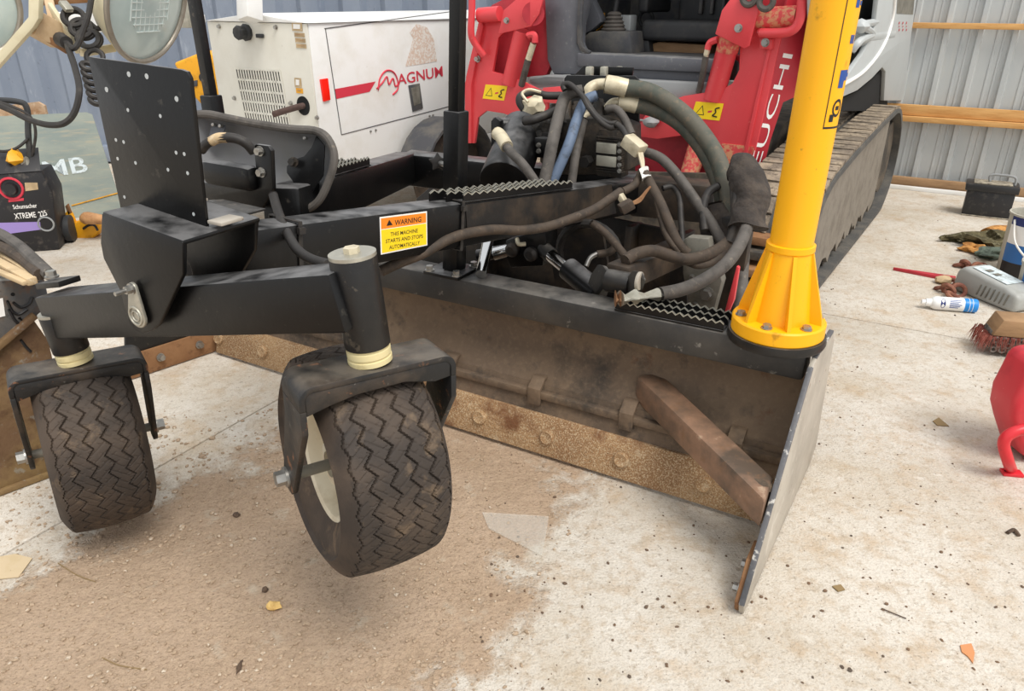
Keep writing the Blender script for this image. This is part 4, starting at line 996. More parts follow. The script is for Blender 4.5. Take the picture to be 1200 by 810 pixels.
# cable along the near beam
hose(G, 'hose_brown', .0165, [(728, 224, 2.74), (715, 233, 2.7), (695, 246, 2.66), (665, 258, 2.6), (640, 266, 2.55), (610, 270, 2.48), (580, 269, 2.4), (555, 272, 2.34), (538, 276, 2.3), (520, 283, 2.26), (495, 297, 2.22), (470, 307, 2.2), (446, 318, 2.18)], 'frame_cable')
hose(G, 'cable_black', .012, [(320, 228, 1.95), (326, 248, 1.9), (335, 270, 1.82), (348, 292, 1.74), (365, 304, 1.68), (385, 310, 1.62)], 'frame_cable')
MB().beam(T(726, 228, 2.72), T(731, 236, 2.72), .03, .02).build('cable_tie', 'fitting_cream', G, bevel=.003)
MB().beam(T(727, 246, 2.66), T(741, 238, 2.66), .04, .035).build('small_plug', 'hose_brown', G, bevel=.004)
for k in range(3): hose(G, 'rust_brown', .004, [(740, 238 + k, 2.66), (750, 232 + k * 2, 2.68), (757, 224 + k, 2.7), (762, 219, 2.72)], 'wire', 6)
# braided loom and lifting hoses gathered at the right
hose(G, 'hose_brown', .021, [(732, 306, 2.5), (745, 298, 2.52), (765, 294, 2.54), (785, 300, 2.56), (805, 304, 2.58), (825, 300, 2.6), (842, 292, 2.64), (852, 284, 2.68)])
hose(G, 'hose_brown', .014, [(800, 304, 2.6), (818, 311, 2.6), (836, 306, 2.62), (852, 290, 2.66)])
hose(G, 'hose_grey', .022, [(772, 345, 2.35), (800, 339, 2.38), (825, 328, 2.42), (848, 312, 2.46), (864, 292, 2.52), (874, 270, 2.6), (877, 255, 2.66)], n=12)
cuff([(721, 350, 2.3), (727, 350, 2.3)], .027, 'hose_fitting', 'rust_brown'); cuff([(727, 350, 2.3), (745, 348, 2.32)], .025, 'hose_fitting', 'silver_tag'); cuff([(744, 348, 2.32), (771, 345.5, 2.35)], .022, 'hose_fitting', 'silver_tag')
hose(G, 'cable_black', .014, [(858, 205, 2.72), (860, 230, 2.7), (860, 260, 2.68), (854, 282, 2.68)])
hose(G, 'hose_black', .017, [(864, 212, 2.7), (863, 240, 2.68), (861, 268, 2.66), (855, 284, 2.66)])
hose(G, 'cable_black', .016, [(842, 218, 2.85), (830, 226, 2.84), (824, 245, 2.82), (826, 270, 2.8)])
sl = [((855, 199, 2.74), .04), ((868, 200, 2.72), .058), ((876, 212, 2.7), .062), ((880, 228, 2.68), .06), ((879, 244, 2.67), .066), ((877, 258, 2.66), .062), ((876, 266, 2.66), .07)]
sleeve = MB(); P = smooth_path([(T(*p), r) for p, r in sl], 8); sleeve.tube(P, None, n=22, sub=1)
for k_v, v_ in enumerate(sleeve.v): sleeve.v[k_v] = v_ + noise.noise_vector(V((v_.x * 9, v_.y * 9, v_.z * 22))) * .016
sleeve.build('fabric_sleeve', 'sleeve_fabric', G)
MB().tube([(T(840, 245, 2.9), .07), (T(842, 265, 2.88), .075), (T(838, 290, 2.86), .05)], None, n=14).build('fabric_sleeve', 'sleeve_fabric', G)
# --- lift cylinders, pivots and block under the beam
MB().cyl(T(573, 278, 2.75), T(564, 322, 2.62), .021, .021, 20).build('chrome_rod', 'chrome', G)
MB().cyl(T(560, 300, 2.9), T(596, 293, 2.86), .025, .025, 20).build('cylinder_gland', 'black_paint', G)
MB().cyl(T(578, 298, 2.85), T(596, 293, 2.84), .024, .024, 20).build('chrome_rod', 'chrome', G)
blk = MB().prism([PL(x, y, T(615, 295, 2.8), AX) for x, y in ((592, 282), (610, 276), (638, 270), (640, 280), (636, 312), (598, 314), (592, 300))], AX * .1).build('pivot_block', 'black_paint', G, bevel=.006)
for x, y in ((602, 292), (624, 297)):
    MB().lathe(PL(x, y, T(615, 295, 2.8), AX), -AX, [(0, 0), (.027, 0), (.027, .02), (.016, .03), (0, .03)], 18).build('grease_cap', 'frame_dirty', blk)
MB().tube([T(606, 280, 2.76), T(608, 286, 2.74), (T(616, 286, 2.74))], .008).build('wire', 'fitting_cream', G)
MB().cyl(T(636, 291, 2.78), T(646, 300, 2.75), .03, .03, 20).build('cylinder_gland', 'black_worn', G)
MB().cyl(T(640, 295, 2.76), T(668, 318, 2.68), .0235, .0235, 20).build('chrome_rod', 'chrome', G)
MB().cyl(T(666, 315, 2.69), T(702, 345, 2.58), .042, .042, 24).build('cylinder_barrel', 'black_paint', G)
pst = T(711, 328, 2.47); en_ = (BX * .55 - AX * .83).normalized()
MB().cyl(pst, pst - BX * .085, .038, .038, 28).build('clevis_barrel', 'black_worn', G, bevel=.004)
for pts, t_ in ((((700, 310), (706, 311), (711, 318), (710, 326), (691, 354), (682, 352), (692, 322)), 2.46), (((741, 317), (748, 318), (752, 327), (748, 338), (737, 352), (720, 352), (732, 328)), 2.36)):
    MB().prism([PL(x, y, T(pts[3][0], pts[3][1], t_), en_) for x, y in pts], -BX * .016).build('clevis_ear', 'black_tube_paint', G, bevel=.003)
pe_ = T(747, 329, 2.35)
MB().cyl(pe_, pe_ - BX * .012, .030, .030, 24).build('pin_cap', 'worn_plate', G, bevel=.003)
MB().beam(T(722, 326, 2.5), T(792, 296, 2.85), .09, .09).build('push_arm', 'frame_dirty', G, bevel=.01)
MB().prism([PL(x, y, T(690, 300, 2.95), AX) for x, y in ((640, 268), (705, 268), (715, 330), (650, 330))], AX * .02).build('shield_plate', 'frame_dirty', G)
MB().torus(T(690, 300, 2.9), AX, .13, .018).build('hose_guide_ring', 'cable_black', G)
hose(G, 'hose_brown', .014, [(692, 260, 2.7), (708, 272, 2.7), (722, 287, 2.66), (735, 303, 2.6)])
hose(G, 'hose_brown', .014, [(722, 287, 2.72), (715, 295, 2.72), (700, 298, 2.72)]); cuff([(701, 297, 2.72), (692, 302, 2.72), (687, 312, 2.72)], .009, 'hose_fitting', 'bolt_steel')
MB().cyl(L(1.02, .5, .13), L(.93, .5, .13), .22, .22, 32).torus(L(.92, .5, .13), BX, .16, .02, 32, 8).build('gauge_wheel', 'rubber_tire', G, bevel=.02)
# --- curved shell with rolled rim behind the mounting plate
sh = [(226, 134), (245, 134), (262, 137.5), (300, 145), (340, 151), (368, 153), (382, 160), (390, 174), (391.5, 190), (386, 210), (376, 232), (364, 243), (350, 246), (330, 242), (312, 236)]
spt = T(330, 200, 2.12); sn = (AX * .92 + UP * -.25 + BX * .2).normalized()
rimp = [PL(x, y, spt, sn) for x, y in sh]
shell = MB(); cen_ = PL(300, 195, spt, sn) + sn * .07
n_ = len(rimp); ring1 = [p for p in rimp] + [PL(240, 220, spt, sn), PL(226, 180, spt, sn)]
k_ = len(ring1); vs = list(ring1) + [p.lerp(cen_, .14) + sn * .055 for p in ring1] + [p.lerp(cen_, .3) + sn * .065 for p in ring1]
fs = [(i, (i + 1) % k_, k_ + (i + 1) % k_, k_ + i) for i in range(k_)] + [(k_ + i, k_ + (i + 1) % k_, 2 * k_ + (i + 1) % k_, 2 * k_ + i) for i in range(k_)] + [tuple(range(2 * k_, 3 * k_))]
sh_o = MB().add(vs, fs).build('cover_shell', 'shell_grey', G, smooth=60)
MB().tube(rimp, .0115, n=10, sub=4).build('shell_rim', 'hose_grey', sh_o)
spl = lambda x, y, k=0: PL(x, y, spt, sn) + sn * (.04 + k)
MB().prism([spl(*q, -.02) for q in ((352, 182), (340, 186), (331, 194), (331, 202), (338, 212), (342, 222), (344, 236), (352, 238), (374, 205), (376, 170), (366, 158), (360, 172), (355, 178))], sn * .006).build('shell_bracket', 'black_paint', sh_o, bevel=.002)
MB().bolt(spl(342, 190, -.03), -sn, .011).build('bolt', 'valve_black', sh_o)
MB().prism([spl(*q, -.015) for q in ((240, 148), (250, 143), (258, 146), (252, 165), (236, 166))], sn * .005).build('shell_bracket', 'cab_grey', sh_o, bevel=.002)
for x, y in ((247, 145.5), (255, 147), (355, 161.5), (334, 231)): MB().lathe(spl(x, y, -.03), -sn, [(0, -.01), (.005, -.01), (.005, .003), (0, .005)], 10).build('rivet', 'bolt_steel', sh_o)
bp = T(308, 190, 1.95)
br = MB().prism([PL(x, y, bp, AX) for x, y in ((297, 172), (300, 169), (314, 171), (318, 177), (320, 222), (306, 246), (240, 232), (238, 214), (298, 218), (300, 200))], AX * .012).build('cover_bracket', 'black_paint', G, bevel=.002)
for x, y in ((305, 177), (307, 202)): MB().bolt(PL(x, y, bp, AX), -AX, .010).build('bolt', 'bolt_steel', br)
MB().beam(T(242, 200, 2.05), T(300, 210, 1.98), .05, .07).build('drum_roll', 'black_paint', G, bevel=.02)
hose(G, 'cable_black', .0125, [(236, 176, 1.95), (243, 168, 1.93), (256, 162, 1.92), (274, 162, 1.92), (288, 168, 1.93), (297, 178, 1.95)], 'loop_cable')
hose(G, 'stake_wood', .0132, [(247, 166, 1.925), (256, 161.8, 1.92), (266, 161.3, 1.92)], 'tape_wrap')
MB().prism([PL(x, y, T(275, 240, 1.86), UP) for x, y in ((243, 237), (262, 236), (312, 247), (285, 254))], UP * .006).build('deck_plate', 'black_worn', G, bevel=.002)
# ================================================================== LIGHT TOWER TRAILER
C0 = T(361, 27, 4.4); ta = math.radians(34); TA = V((math.sin(ta), math.cos(ta), 0)); TB = V((-TA.y, TA.x, 0))
zt = C0.z; zb = .50
LT = thing('light_tower', 'white light tower trailer with red stripe, louvred end and stowed floodlights', 'light tower', V((C0.x, C0.y, 0)) + TA * .9 + TB * .5)
wl = (PL(249, 60, C0, TA) - C0).dot(TB); ln_ = 2.3
def W3(b, a, z): return V((C0.x, C0.y, 0)) + TB * b + TA * a + UP * z
MB().box(W3(wl / 2, ln_ / 2, (zt + zb) / 2), TB * (wl / 2), TA * (ln_ / 2), UP * ((zt - zb) / 2)).build('cabinet', 'white_panel', LT, bevel=.012)
MB().box(W3(wl / 2, -.004, (zt + zb) / 2), TB * (wl / 2 - .004), TA * .006, UP * ((zt - zb) / 2 - .004)).build('end_panel', 'white_panel_warm', LT, bevel=.004)
MB().prism([W3(-.015, -.02, zt), W3(wl / 2, -.02, zt + .05), W3(wl + .015, -.02, zt)], TA * (ln_ + .04)).build('roof', 'white_panel', LT, bevel=.006)
ef = lambda x, y, k=0.: PL(x, y, W3(0, -.011, 0), TA) - TA * k
# louvres: dark opening crossed by bars
g00, g10, g01 = ef(276, 80), ef(328, 83), ef(290, 140)
gx_, gy_ = g10 - g00, (ef(340, 149) - g10)
gl = MB().prism([g00, g10, g10 + gy_, g00 + gy_], -TA * .001).build('louvre_opening', 'dark_hole', LT)
for i in range(18):
    c = g00 + gx_ * (i / 17); MB().beam(c - TA * .003, c + gy_ - TA * .003, .012, .004, TA).build('louvre_bar', 'white_panel_warm', gl)
for j in range(6):
    c = g00 + gy_ * (j / 5); MB().beam(c - TA * .003, c + gx_ - TA * .003, .004, .013, UP).build('louvre_rail', 'white_panel_warm', gl)
# exhaust
eh = ef(355.5, 124); MB().cyl(eh, eh - TA * .003, .058, .058, 24).build('exhaust_hole', 'dark_hole', LT)
MB().tube([eh + TA * .05, eh - TA * .01, ef(347, 127, .05), ef(335, 132, .1)], .019, n=14).build('exhaust_pipe', 'exhaust_rust', LT)
MB().lathe(ef(290, 38), -TA, [(.05, 0), (.052, .02), (.038, .03), (.045, .07), (.036, .085), (0, .09)], 9).build('latch_knob', 'seat_black', LT)
MB().box(ef(306, 42, .01), TB * .03, TA * .01, UP * .012).build('latch_arm', 'seat_black', LT, bevel=.004)
for x, y in ((257, 31), (323.5, 32), (275, 115), (341, 121), (372, 138)): MB().bolt(ef(x, y), -TA, .011).build('bolt', 'bolt_steel', LT)
def lab(pts, m, name, lift, par=LT): return MB().prism([ef(*p, lift) for p in pts], -TA * .001).build(name, m, par)
for k, (x, y, w, h) in enumerate(((342, 26, 12, 10), (345, 38, 12, 5), (346, 44.5, 12, 5), (347, 51, 12, 5), (345, 91, 8, 11), (347, 103, 8, 6))):
    l_ = lab([(x, y), (x + w, y + .8), (x + w + h * .08, y + h + .8), (x + h * .08, y + h)], 'stake_wood' if k < 5 else 'saw_yellow', 'hazard_label', .001)
    lab([(x + 2, y + 2), (x + w - 2, y + 2.6), (x + w - 2, y + h - 2), (x + 2, y + h - 2.4)], 'white_decal' if k in (0, 4) else 'wood_handle', 'label_print', .0025, l_)
# long side: door outline, stripe, lettering, faded emblem
SF = W3(0, 0, 0); sf = lambda x, y, k=0.: PL(x, y, SF, TB) - TB * (.001 + k)
for a, b in (((380, 33.5), (526, 14)), ((381, 33), (400, 158)), ((400, 158), (540, 121))):
    MB().beam(sf(*a), sf(*b), .004, .005).build('door_gap', 'cab_dark', LT)
MB().prism([sf(*q) for q in ((374, 93), (383, 91.5), (386, 117), (378, 119))], -TB * .012).build('side_reflector', 'red_reflector', LT, bevel=.003)
MB().prism([sf(*q) for q in ((392, 104.5), (440, 95.5), (433, 107.5), (394, 116))], -TB * .001).build('red_stripe', 'red_decal', LT)
mb = MB(); px_text(mb, 'AGNUM', (466, 100), (519, 89), 13, SF - TB * .002, TB, -.001); mb.build('lettering', 'red_decal', LT)
def sidetube(pts, r, name, m): return MB().tube([sf(*q, .001) for q in pts], r, n=6).build(name, m, LT)
sidetube([(443, 106), (445, 92), (452, 83), (460, 84), (465, 92), (466, 104), (460, 111)], .006, 'emblem_ring', 'red_decal')
sidetube([(441, 104), (448, 97), (453, 90), (455.5, 99), (460, 92), (463, 101), (466, 99)], .006, 'emblem_peaks', 'red_decal')
MB().prism([sf(*q) for q in ((475, 78), (484, 45), (480, 38), (488, 28), (500, 32), (508, 45), (512, 72), (495, 75))], -TB * .0005).build('faded_emblem', 'fade_graphic', LT)
MB().prism([sf(*q) for q in ((478, 100), (491, 97.5), (495, 127), (483, 131))], -TB * .008).build('door_latch', 'cab_dark', LT, bevel=.006)
MB().prism([sf(*q, .008) for q in ((480.5, 103), (489.5, 101), (492, 121), (484, 124))], -TB * .002).build('latch_paddle', 'coupler_grey', LT, bevel=.003)
for x, y in ((434, 154), (440, 152.5), (503, 136), (507, 135)): MB().bolt(sf(x, y), -TB, .006).build('bolt', 'bolt_steel', LT)
# chassis, fender, wheel
MB().box(W3(wl / 2, ln_ / 2 - .1, zb - .05), TB * (wl / 2), TA * (ln_ / 2 + .25), UP * .05).build('trailer_chassis', 'white_panel', LT, bevel=.008)
wc = W3(-.17, 1.05, .33)
MB().lathe(wc + TB * .09, -TB, [(.12, .0), (.24, .0), (.315, .02), (.33, .06), (.33, .12), (.315, .16), (.24, .18), (.12, .17)], 36).build('wheel_tire', 'rubber_tire', LT)
MB().lathe(wc + TB * .07, -TB, [(.0, .0), (.17, .0), (.17, .14), (.14, .12), (.0, .13)], 28).build('wheel_rim', 'white_panel', LT)
pts = []
for i in range(13): t = math.pi * (i / 12); pts.append(wc + TA * (.42 * math.cos(t)) + UP * (.40 * math.sin(t)) + TB * .12)
for i in range(12, -1, -1): t = math.pi * (i / 12); pts.append(wc + TA * (.40 * math.cos(t)) + UP * (.38 * math.sin(t)) + TB * .12)
MB().prism(pts, -TB * .26).build('fender', 'cab_dark', LT)
for b in (.12, wl - .12): MB().beam(W3(b, -.05, 0), W3(b, -.05, zb), .07, .07, TA).build('jack_leg', 'white_panel', LT, bevel=.005)
# stowed mast and its white cross bar
ma0, ma1 = T(292, 20, 4.45), T(284, -60, 4.4)
MB().beam(T(293, 24, 4.5), T(290, -80, 4.45), .11, .11, TA).build('mast', 'white_panel', LT, bevel=.006)
MB().beam(T(60, 19, 4.6), T(240, 22, 4.75), .05, .05).build('light_bar', 'white_panel', LT, bevel=.006)
MB().box(T(118, 25, 4.6), TB * .04, TA * .04, UP * .06).build('bar_bracket', 'white_panel', LT, bevel=.004)
MB().box(T(222, 16, 4.6), TB * .04, TA * .05, UP * .08).build('bar_bracket', 'galv_link', LT, bevel=.004)
# floodlights
def floodlight(c, nrm_, R_):
    nrm_ = nrm_.normalized(); d, a, b = basis(nrm_)
    fl_ = thing('x', 'x', 'x', c - world_loc(LT)); fl_.name = 'floodlight'; del fl_['label']; del fl_['category']; fl_.parent = LT
    MB().lathe(c, -nrm_, [(R_ * .985, .004), (R_ * 1.0, .01), (R_ * .98, .03), (R_ * .8, .12), (R_ * .5, .2), (.05, .23), (0, .23)], 40, a0=a).build('lamp_bowl', 'lamp_cream', fl_)
    MB().torus(c + nrm_ * .008, nrm_, R_ * 1.0, .013, 48, 10).build('lamp_ring', 'lamp_ring', fl_)
    MB().lathe(c, nrm_, [(R_ * .97, .0), (R_ * .8, .012), (R_ * .4, .022), (0, .026)], 40, a0=a).build('lamp_lens', 'lamp_glass', fl_)
    for k in range(-4, 5):
        for (u, v) in ((a, b), (b, a)):
            o = c + u * (k * R_ * .12) + nrm_ * .018; ext_ = R_ * .55 * math.sqrt(max(.05, 1 - (k / 5) ** 2))
            MB().beam(o + b * 0 + v * (-ext_ * .9 + R_ * .0), o + v * ext_ * .9, .004, .012, nrm_).build('lens_rib', 'lamp_pattern', fl_)
    return fl_
floodlight(T(172, 1, 3.55), V((.9, -.2, -.3)), .285)
floodlight(T(-42, 5, 3.3), V((.75, -.62, -.1)), .22)
MB().prism([PL(x, y, T(25, 40, 3.35), V((0, 1, 0))) for x, y in ((33, -8), (46, -8), (45, 22), (38, 33), (-6, 82), (-6, 66), (33, 20))], V((0, .04, 0))).build('lamp_yoke', 'lamp_cream', LT, bevel=.004)
MB().beam(T(40, 27, 3.4), T(70, 44, 3.5), .09, .11).build('lamp_yoke_arm', 'lamp_tan', LT, bevel=.006)
MB().beam(T(58, 8, 3.5), T(92, 58, 3.45), .02, .05).build('lamp_strut', 'lamp_cream', LT, bevel=.003)
MB().beam(T(38, 34, 3.42), T(80, 60, 3.46), .02, .03).build('lamp_strut', 'rust_brown', LT, bevel=.003)
MB().beam(T(95, 62, 3.5), T(133, 56, 3.6), .05, .035).build('lamp_yoke_arm', 'lamp_cream', LT, bevel=.004)
MB().beam(T(56, -6, 3.5), T(62, 22, 3.5), .04, .02).build('lamp_strut', 'lamp_tan', LT, bevel=.003)
MB().beam(T(45, 2, 3.52), T(112, -2, 3.6), .03, .035).build('lamp_crossbar', 'rust_brown', LT, bevel=.003)
MB().cyl(T(71, 46, 3.42), T(78, 50, 3.36), .032, .028, 12).build('cable_gland', 'cable_black', LT)
# cables on the lamps
MB().tube([T(*p) for p in ((78, 50, 3.36), (82, 62, 3.3), (88, 80, 3.25), (93, 105, 3.2), (88, 130, 3.2), (76, 144, 3.2), (58, 146.5, 3.2), (36, 141, 3.2), (12, 129, 3.2), (-10, 120, 3.2))], .0135, n=8).build('lamp_cable', 'cable_black', LT)
MB().tube([T(*p) for p in ((108, -8, 3.3), (104, 16, 3.3), (98, 34, 3.3), (92, 50, 3.3), (86, 57, 3.3), (80, 52, 3.34))], .0125, n=8).build('lamp_cable', 'cable_black', LT)
for k, (x, y) in enumerate(((86, 20), (89, 23), (95, 33), (98, 35), (103, 45), (106, 46))):
    MB().torus(T(x, y, 3.42 + .012 * (k % 2)), V((.3, -.75, .55)), .043, .0125, 24, 8).build('coil_turn', 'cable_black', LT)
for k in range(6): MB().torus(T(103 + k * 2.0, 78 + k * 8, 3.3), V((.5, -.3, .8)), .025, .012, 18, 8).build('coil_turn', 'cable_black', LT)
MB().tube([T(*p) for p in ((105, 27, 3.45), (112, 33, 3.45), (118, 33, 3.46))], .013).build('lamp_cable', 'cable_black', LT)
MB().beam(T(73, 2, 3.4), T(82, 13, 3.4), .04, .02).build('cable_clamp', 'galv_link', LT, bevel=.004)
MB().torus(T(111, 67, 3.42), V((.2, -.8, .5)), .035, .012, 20, 8).build('coil_turn', 'cable_black', LT)

# ================================================================== LEFT BACKGROUND CLUTTER
# leaning painted board with letters
bbl, bbr = PZ(-40, 268), PZ(146, 250); bh = V((0, .34, 1)).normalized()
bdir = (bbr - bbl).normalized(); bn = bdir.cross(bh).normalized()
if bn.dot(CAMP - bbl) < 0: bn = -bn
board = MB().prism([bbl, bbr, PL(108, 134, bbl, bn), PL(101, 131.5, bbl, bn), PL(-40, 138, bbl, bn)], -bn * .02).build('painted_board', 'plywood_green')
bt = MB(); px_text(bt, 'MB', (54, 208), (104, 201), 19, bbl, bn, .003); bto = bt.build('lettering', 'white_faded', board)
bto2 = MB().beam(PL(84, 241, bbl, bn) + bn * .003, PL(139, 226, bbl, bn) + bn * .003, .01, .006).build('board_seam', 'saw_yellow', board)
tag(board, 'weathered grey-green board lettered MB leaning before the container', 'board')
c_ = board.location.copy()
for o in (bto, bto2): o.data.transform(Matrix.Translation(-c_))
b2 = [PL(x, y, T(30, 135, 5.9), V((0, 1, 0))) for x, y in ((-30, 128), (44, 119.5), (52, 124), (56, 140), (58, 200), (-30, 200))]
zz_ = min(p.z for p in b2)
b2 = b2[:4] + [V((b2[4].x, b2[4].y, 0)), V((b2[5].x, b2[5].y, 0))]
tag(MB().prism(b2, V((0, .025, 0))).build('plywood_sheet', 'plywood_rusty'), 'rust-stained tan plywood sheet standing behind the grey-green board', 'board')
# battery charger on the floor
bc0 = PZ(70, 293); bc_f = V((.27, -1, 0)).normalized(); bc_r = V((1, .27, 0)).normalized()
CH = thing('battery_charger', 'black wheeled battery charger with purple stripe beside the leaning board', 'charger', bc0 - bc_r * .2)
cq = lambda x, y, k=0.: PL(x, y, bc0, bc_f) + bc_f * k
cbody = MB().prism([cq(-40, 305), cq(70, 293), cq(61, 225), cq(48, 200), cq(-40, 207)], -bc_f * .24).build('charger_body', 'charger_black', CH, bevel=.012)
MB().prism([cq(-40, 207, .002), cq(48, 200, .002), cq(36, 178, -.16), cq(-40, 184, -.16)], bc_f * .004).build('charger_tray', 'charger_black', CH, bevel=.002)
MB().prism([cq(-40, 262, .001), cq(-40, 273, .001), cq(10, 274, .001), (cq(48, 269, .001)), cq(47, 260, .001)], bc_f * .001).build('purple_stripe', 'purple_stripe', cbody)
for x0, x1, y, h, m in ((16, 44, 245, 5, 'white_decal'), (18, 43, 256.5, 6.5, 'white_decal'), (47, 56, 254, 6, 'white_decal')):
    mb = MB(); px_text(mb, {245: 'Schumacher', 256.5: 'XTREME', 254: '225'}[y], (x0, y), (x1, y - 2), h, bc0, bc_f, .003); mb.build('lettering', m, cbody)
MB().torus(cq(54, 262.5, .002), bc_f, .045, .006, 20, 6).build('badge_ring', 'machine_grey', cbody)
MB().torus(cq(13, 221, .002), bc_f, .065, .008, 20, 6).build('dial_scale', 'red_decal', cbody)
MB().cyl(cq(13, 221), cq(13, 221, .03), .04, .035, 18).build('dial_knob', 'charger_black', cbody)
MB().prism([cq(29, 214, .002), cq(44, 214, .002), cq(45, 222, .002), cq(30, 224, .002)], bc_f * .001).build('rating_label', 'stake_wood', cbody)
MB().prism([cq(10, 234, .002), cq(28, 232, .002), cq(28, 235, .002), cq(10, 237, .002)], bc_f * .001).build('red_print', 'red_decal', cbody)
MB().tube([cq(30, 195, -.1), cq(26, 160, -.12), cq(23, 130, -.14), cq(10, 122, -.14), cq(-30, 120, -.14)], .018, n=10).build('charger_handle', 'seat_black', CH)
MB().blob(cq(13, 190, -.08), .05, .05, .06, 4, .6).build('clamp', 'saw_yellow', CH); MB().tube([cq(22, 198, -.05), cq(26, 188, -.08), cq(30, 196, -.05)], .012).build('clamp_grip', 'coupler_grey', CH)
MB().cyl(bc0 - bc_f * .2 + UP * .09 + bc_r * .01, bc0 - bc_f * .2 + UP * .09 + bc_r * .05, .09, .09, 20).build('wheel', 'seat_black', CH)
MB().tube([cq(31, 190, -.1), cq(36, 160, -.1), cq(30, 140, -.1), cq(10, 128, -.1), cq(-20, 118, -.1)], .009).build('charger_lead', 'cable_black', CH)
MB().tube([cq(28, 165, -.1), cq(15, 176, -.08), cq(0, 180, -.08), cq(-15, 178, -.08)], .009).build('charger_lead', 'cable_black', CH)
# yellow circular saw
sw = PZ(96, 279); SW = thing('circular_saw', 'yellow circular saw lying on the floor between charger and nose saddle', 'saw', sw)
sy = V((0, 1, 0)); sq = lambda x, y, k=0.: PL(x, y, sw, sy) - sy * k
MB().prism([sq(*q) for q in ((80, 283), (95, 284), (108, 281), (116, 272), (116, 262), (108, 257), (96, 257), (84, 262), (74, 266))], sy * .1).build('blade_guard', 'saw_yellow', SW, bevel=.02, seg=3)
MB().prism([sq(*q, .0) for q in ((68, 258), (80, 246), (84, 252), (88, 262), (74, 268))], sy * .03).build('base_shoe', 'saw_yellow', SW, bevel=.004)
MB().prism([sq(*q, .0) for q in ((76, 242), (79, 239), (83, 250), (80, 253))], sy * .02).build('shoe_bracket', 'rust_brown', SW, bevel=.003)
MB().prism([sq(*q, .004) for q in ((80, 283), (92, 284), (88, 270), (76, 267))], sy * .02).build('motor_cap', 'machine_grey', SW, bevel=.008)
MB().tube([sq(98, 268, .005), sq(104, 264, .005), sq(111, 264, .005), sq(115, 270, .005)], .008).build('guard_slot', 'charger_black', SW)
MB().cyl(sq(68, 275, 0), sq(74, 274, 0), .05, .05, 16).build('motor_end', 'charger_black', SW)
wh0 = PZ(119, 262); MB_ = MB().tube([(sq(103, 256, .06) + UP * .0, .03), (sq(107, 253, .06), .043), (sq(114, 253.5, .06), .04), (sq(128, 255, .06), .032), (sq(150, 257, .06), .03)], None, n=16, sub=4)
hz = min(v.z for v in MB_.v)
for v in MB_.v: v.z -= (hz - .002)*0
MB_.build('saw_handle', 'wood_handle', SW)
# yellow case behind the mounting plate
yc = T(225, 95, 5.6); YC = thing('storage_case', 'yellow plastic storage case half hidden behind the black mounting plate', 'case', V((yc.x, yc.y, 0)))
ycb = [PL(x, y, yc, V((0, 1, 0))) for x, y in ((203, 74), (238, 60), (262, 66), (262, 130), (240, 128), (222, 108))]
MB().prism(ycb, V((0, .3, 0))).build('case_shell', 'saw_yellow', YC, bevel=.02, seg=3)
MB().prism([PL(x, y, yc - V((0, .01, 0)), V((0, 1, 0))) for x, y in ((225, 95), (231, 94), (231, 101), (225, 102))], V((0, .02, 0))).build('case_latch', 'cab_dark', YC, bevel=.002)
MB().cyl(PL(239, 91, yc, V((0, 1, 0))), PL(239, 91, yc, V((0, 1, 0))) - V((0, .01, 0)), .035, .035, 18).build('case_grommet', 'seat_black', YC)
yb = [PL(x, y, yc + V((0, .05, 0)), V((0, 1, 0))) for x, y in ((224, 112), (262, 128))]
MB().box(V(((yb[0].x + yb[1].x) / 2, yc.y + .15, (yb[1].z - .02) / 2)), V(((yb[1].x - yb[0].x) / 2, 0, 0)), V((0, .14, 0)), V((0, 0, (yb[1].z - .02) / 2))).build('case_stand', 'seat_black', YC, bevel=.01)

# loader bucket at the left edge
bk = PZ(0, 580); bkr = PZ(62, 557)
BD = (bkr - bk).normalized(); BN = V((BD.y, -BD.x, 0))
if BN.dot(CAMP - bk) < 0: BN = -BN
BK = thing('loader_bucket', 'rusty grey steel bucket at the left edge behind the caster wheel', 'bucket', bk)
kq = lambda x, y, k=0.: PL(x, y, bk, BN) + BN * k
ext_b = bk + BD * .42
MB().prism([kq(-60, 604), kq(-60, 440), kq(-20, 415), kq(36, 370), kq(57, 400), kq(66, 440), ext_b + UP * .25, ext_b + UP * .004], -BN * .02).build('bucket_side', 'bucket_rust', BK, bevel=.003)
MB().prism([kq(-60, 440, .0), kq(-60, 330, .0), kq(52, 327), kq(57, 350), kq(50, 372), kq(36, 376)], -BN * .02).build('bucket_upper_side', 'bucket_steel', BK, bevel=.003)
MB().beam(kq(-40, 436, .01), kq(40, 368, .01), .03, .02).build('bucket_lip', 'bucket_rust', BK, bevel=.004)
MB().beam(bk - BD * .2 + UP * .012, ext_b + UP * .012, .03, .02).build('bucket_cutting_edge', 'bucket_rust', BK, bevel=.004)
MB().cyl(kq(15, 345), kq(15, 345, .001), .006, .006, 12).build('bolt_hole', 'dark_hole', BK)
lt_ = [kq(-60, 330), kq(52, 327)]
MB().prism([kq(-60, 335), kq(52, 327), kq(52, 327) - BN * .5 - BD * .25, kq(-60, 335) - BN * .5 - BD * .25], UP * .012).build('bucket_ledge', 'bucket_ledge', BK, bevel=.003)
MB().prism([kq(-10, 352, .002), kq(3, 349, .002), kq(6, 370, .002), kq(-10, 374, .002)], BN * .001).build('bucket_label', 'white_decal', BK)
for pts in (((8, 352), (14, 364), (22, 368), (32, 362)), ((15, 354), (24, 360), (34, 356), (38, 348)), ((10, 362), (18, 376), (28, 382)), ((24, 398), (30, 406), (36, 412)), ((22, 372), (30, 380))):
    MB().tube([kq(*p, .002) for p in pts], .0045, n=5).build('paint_mark', 'black_decal', BK)
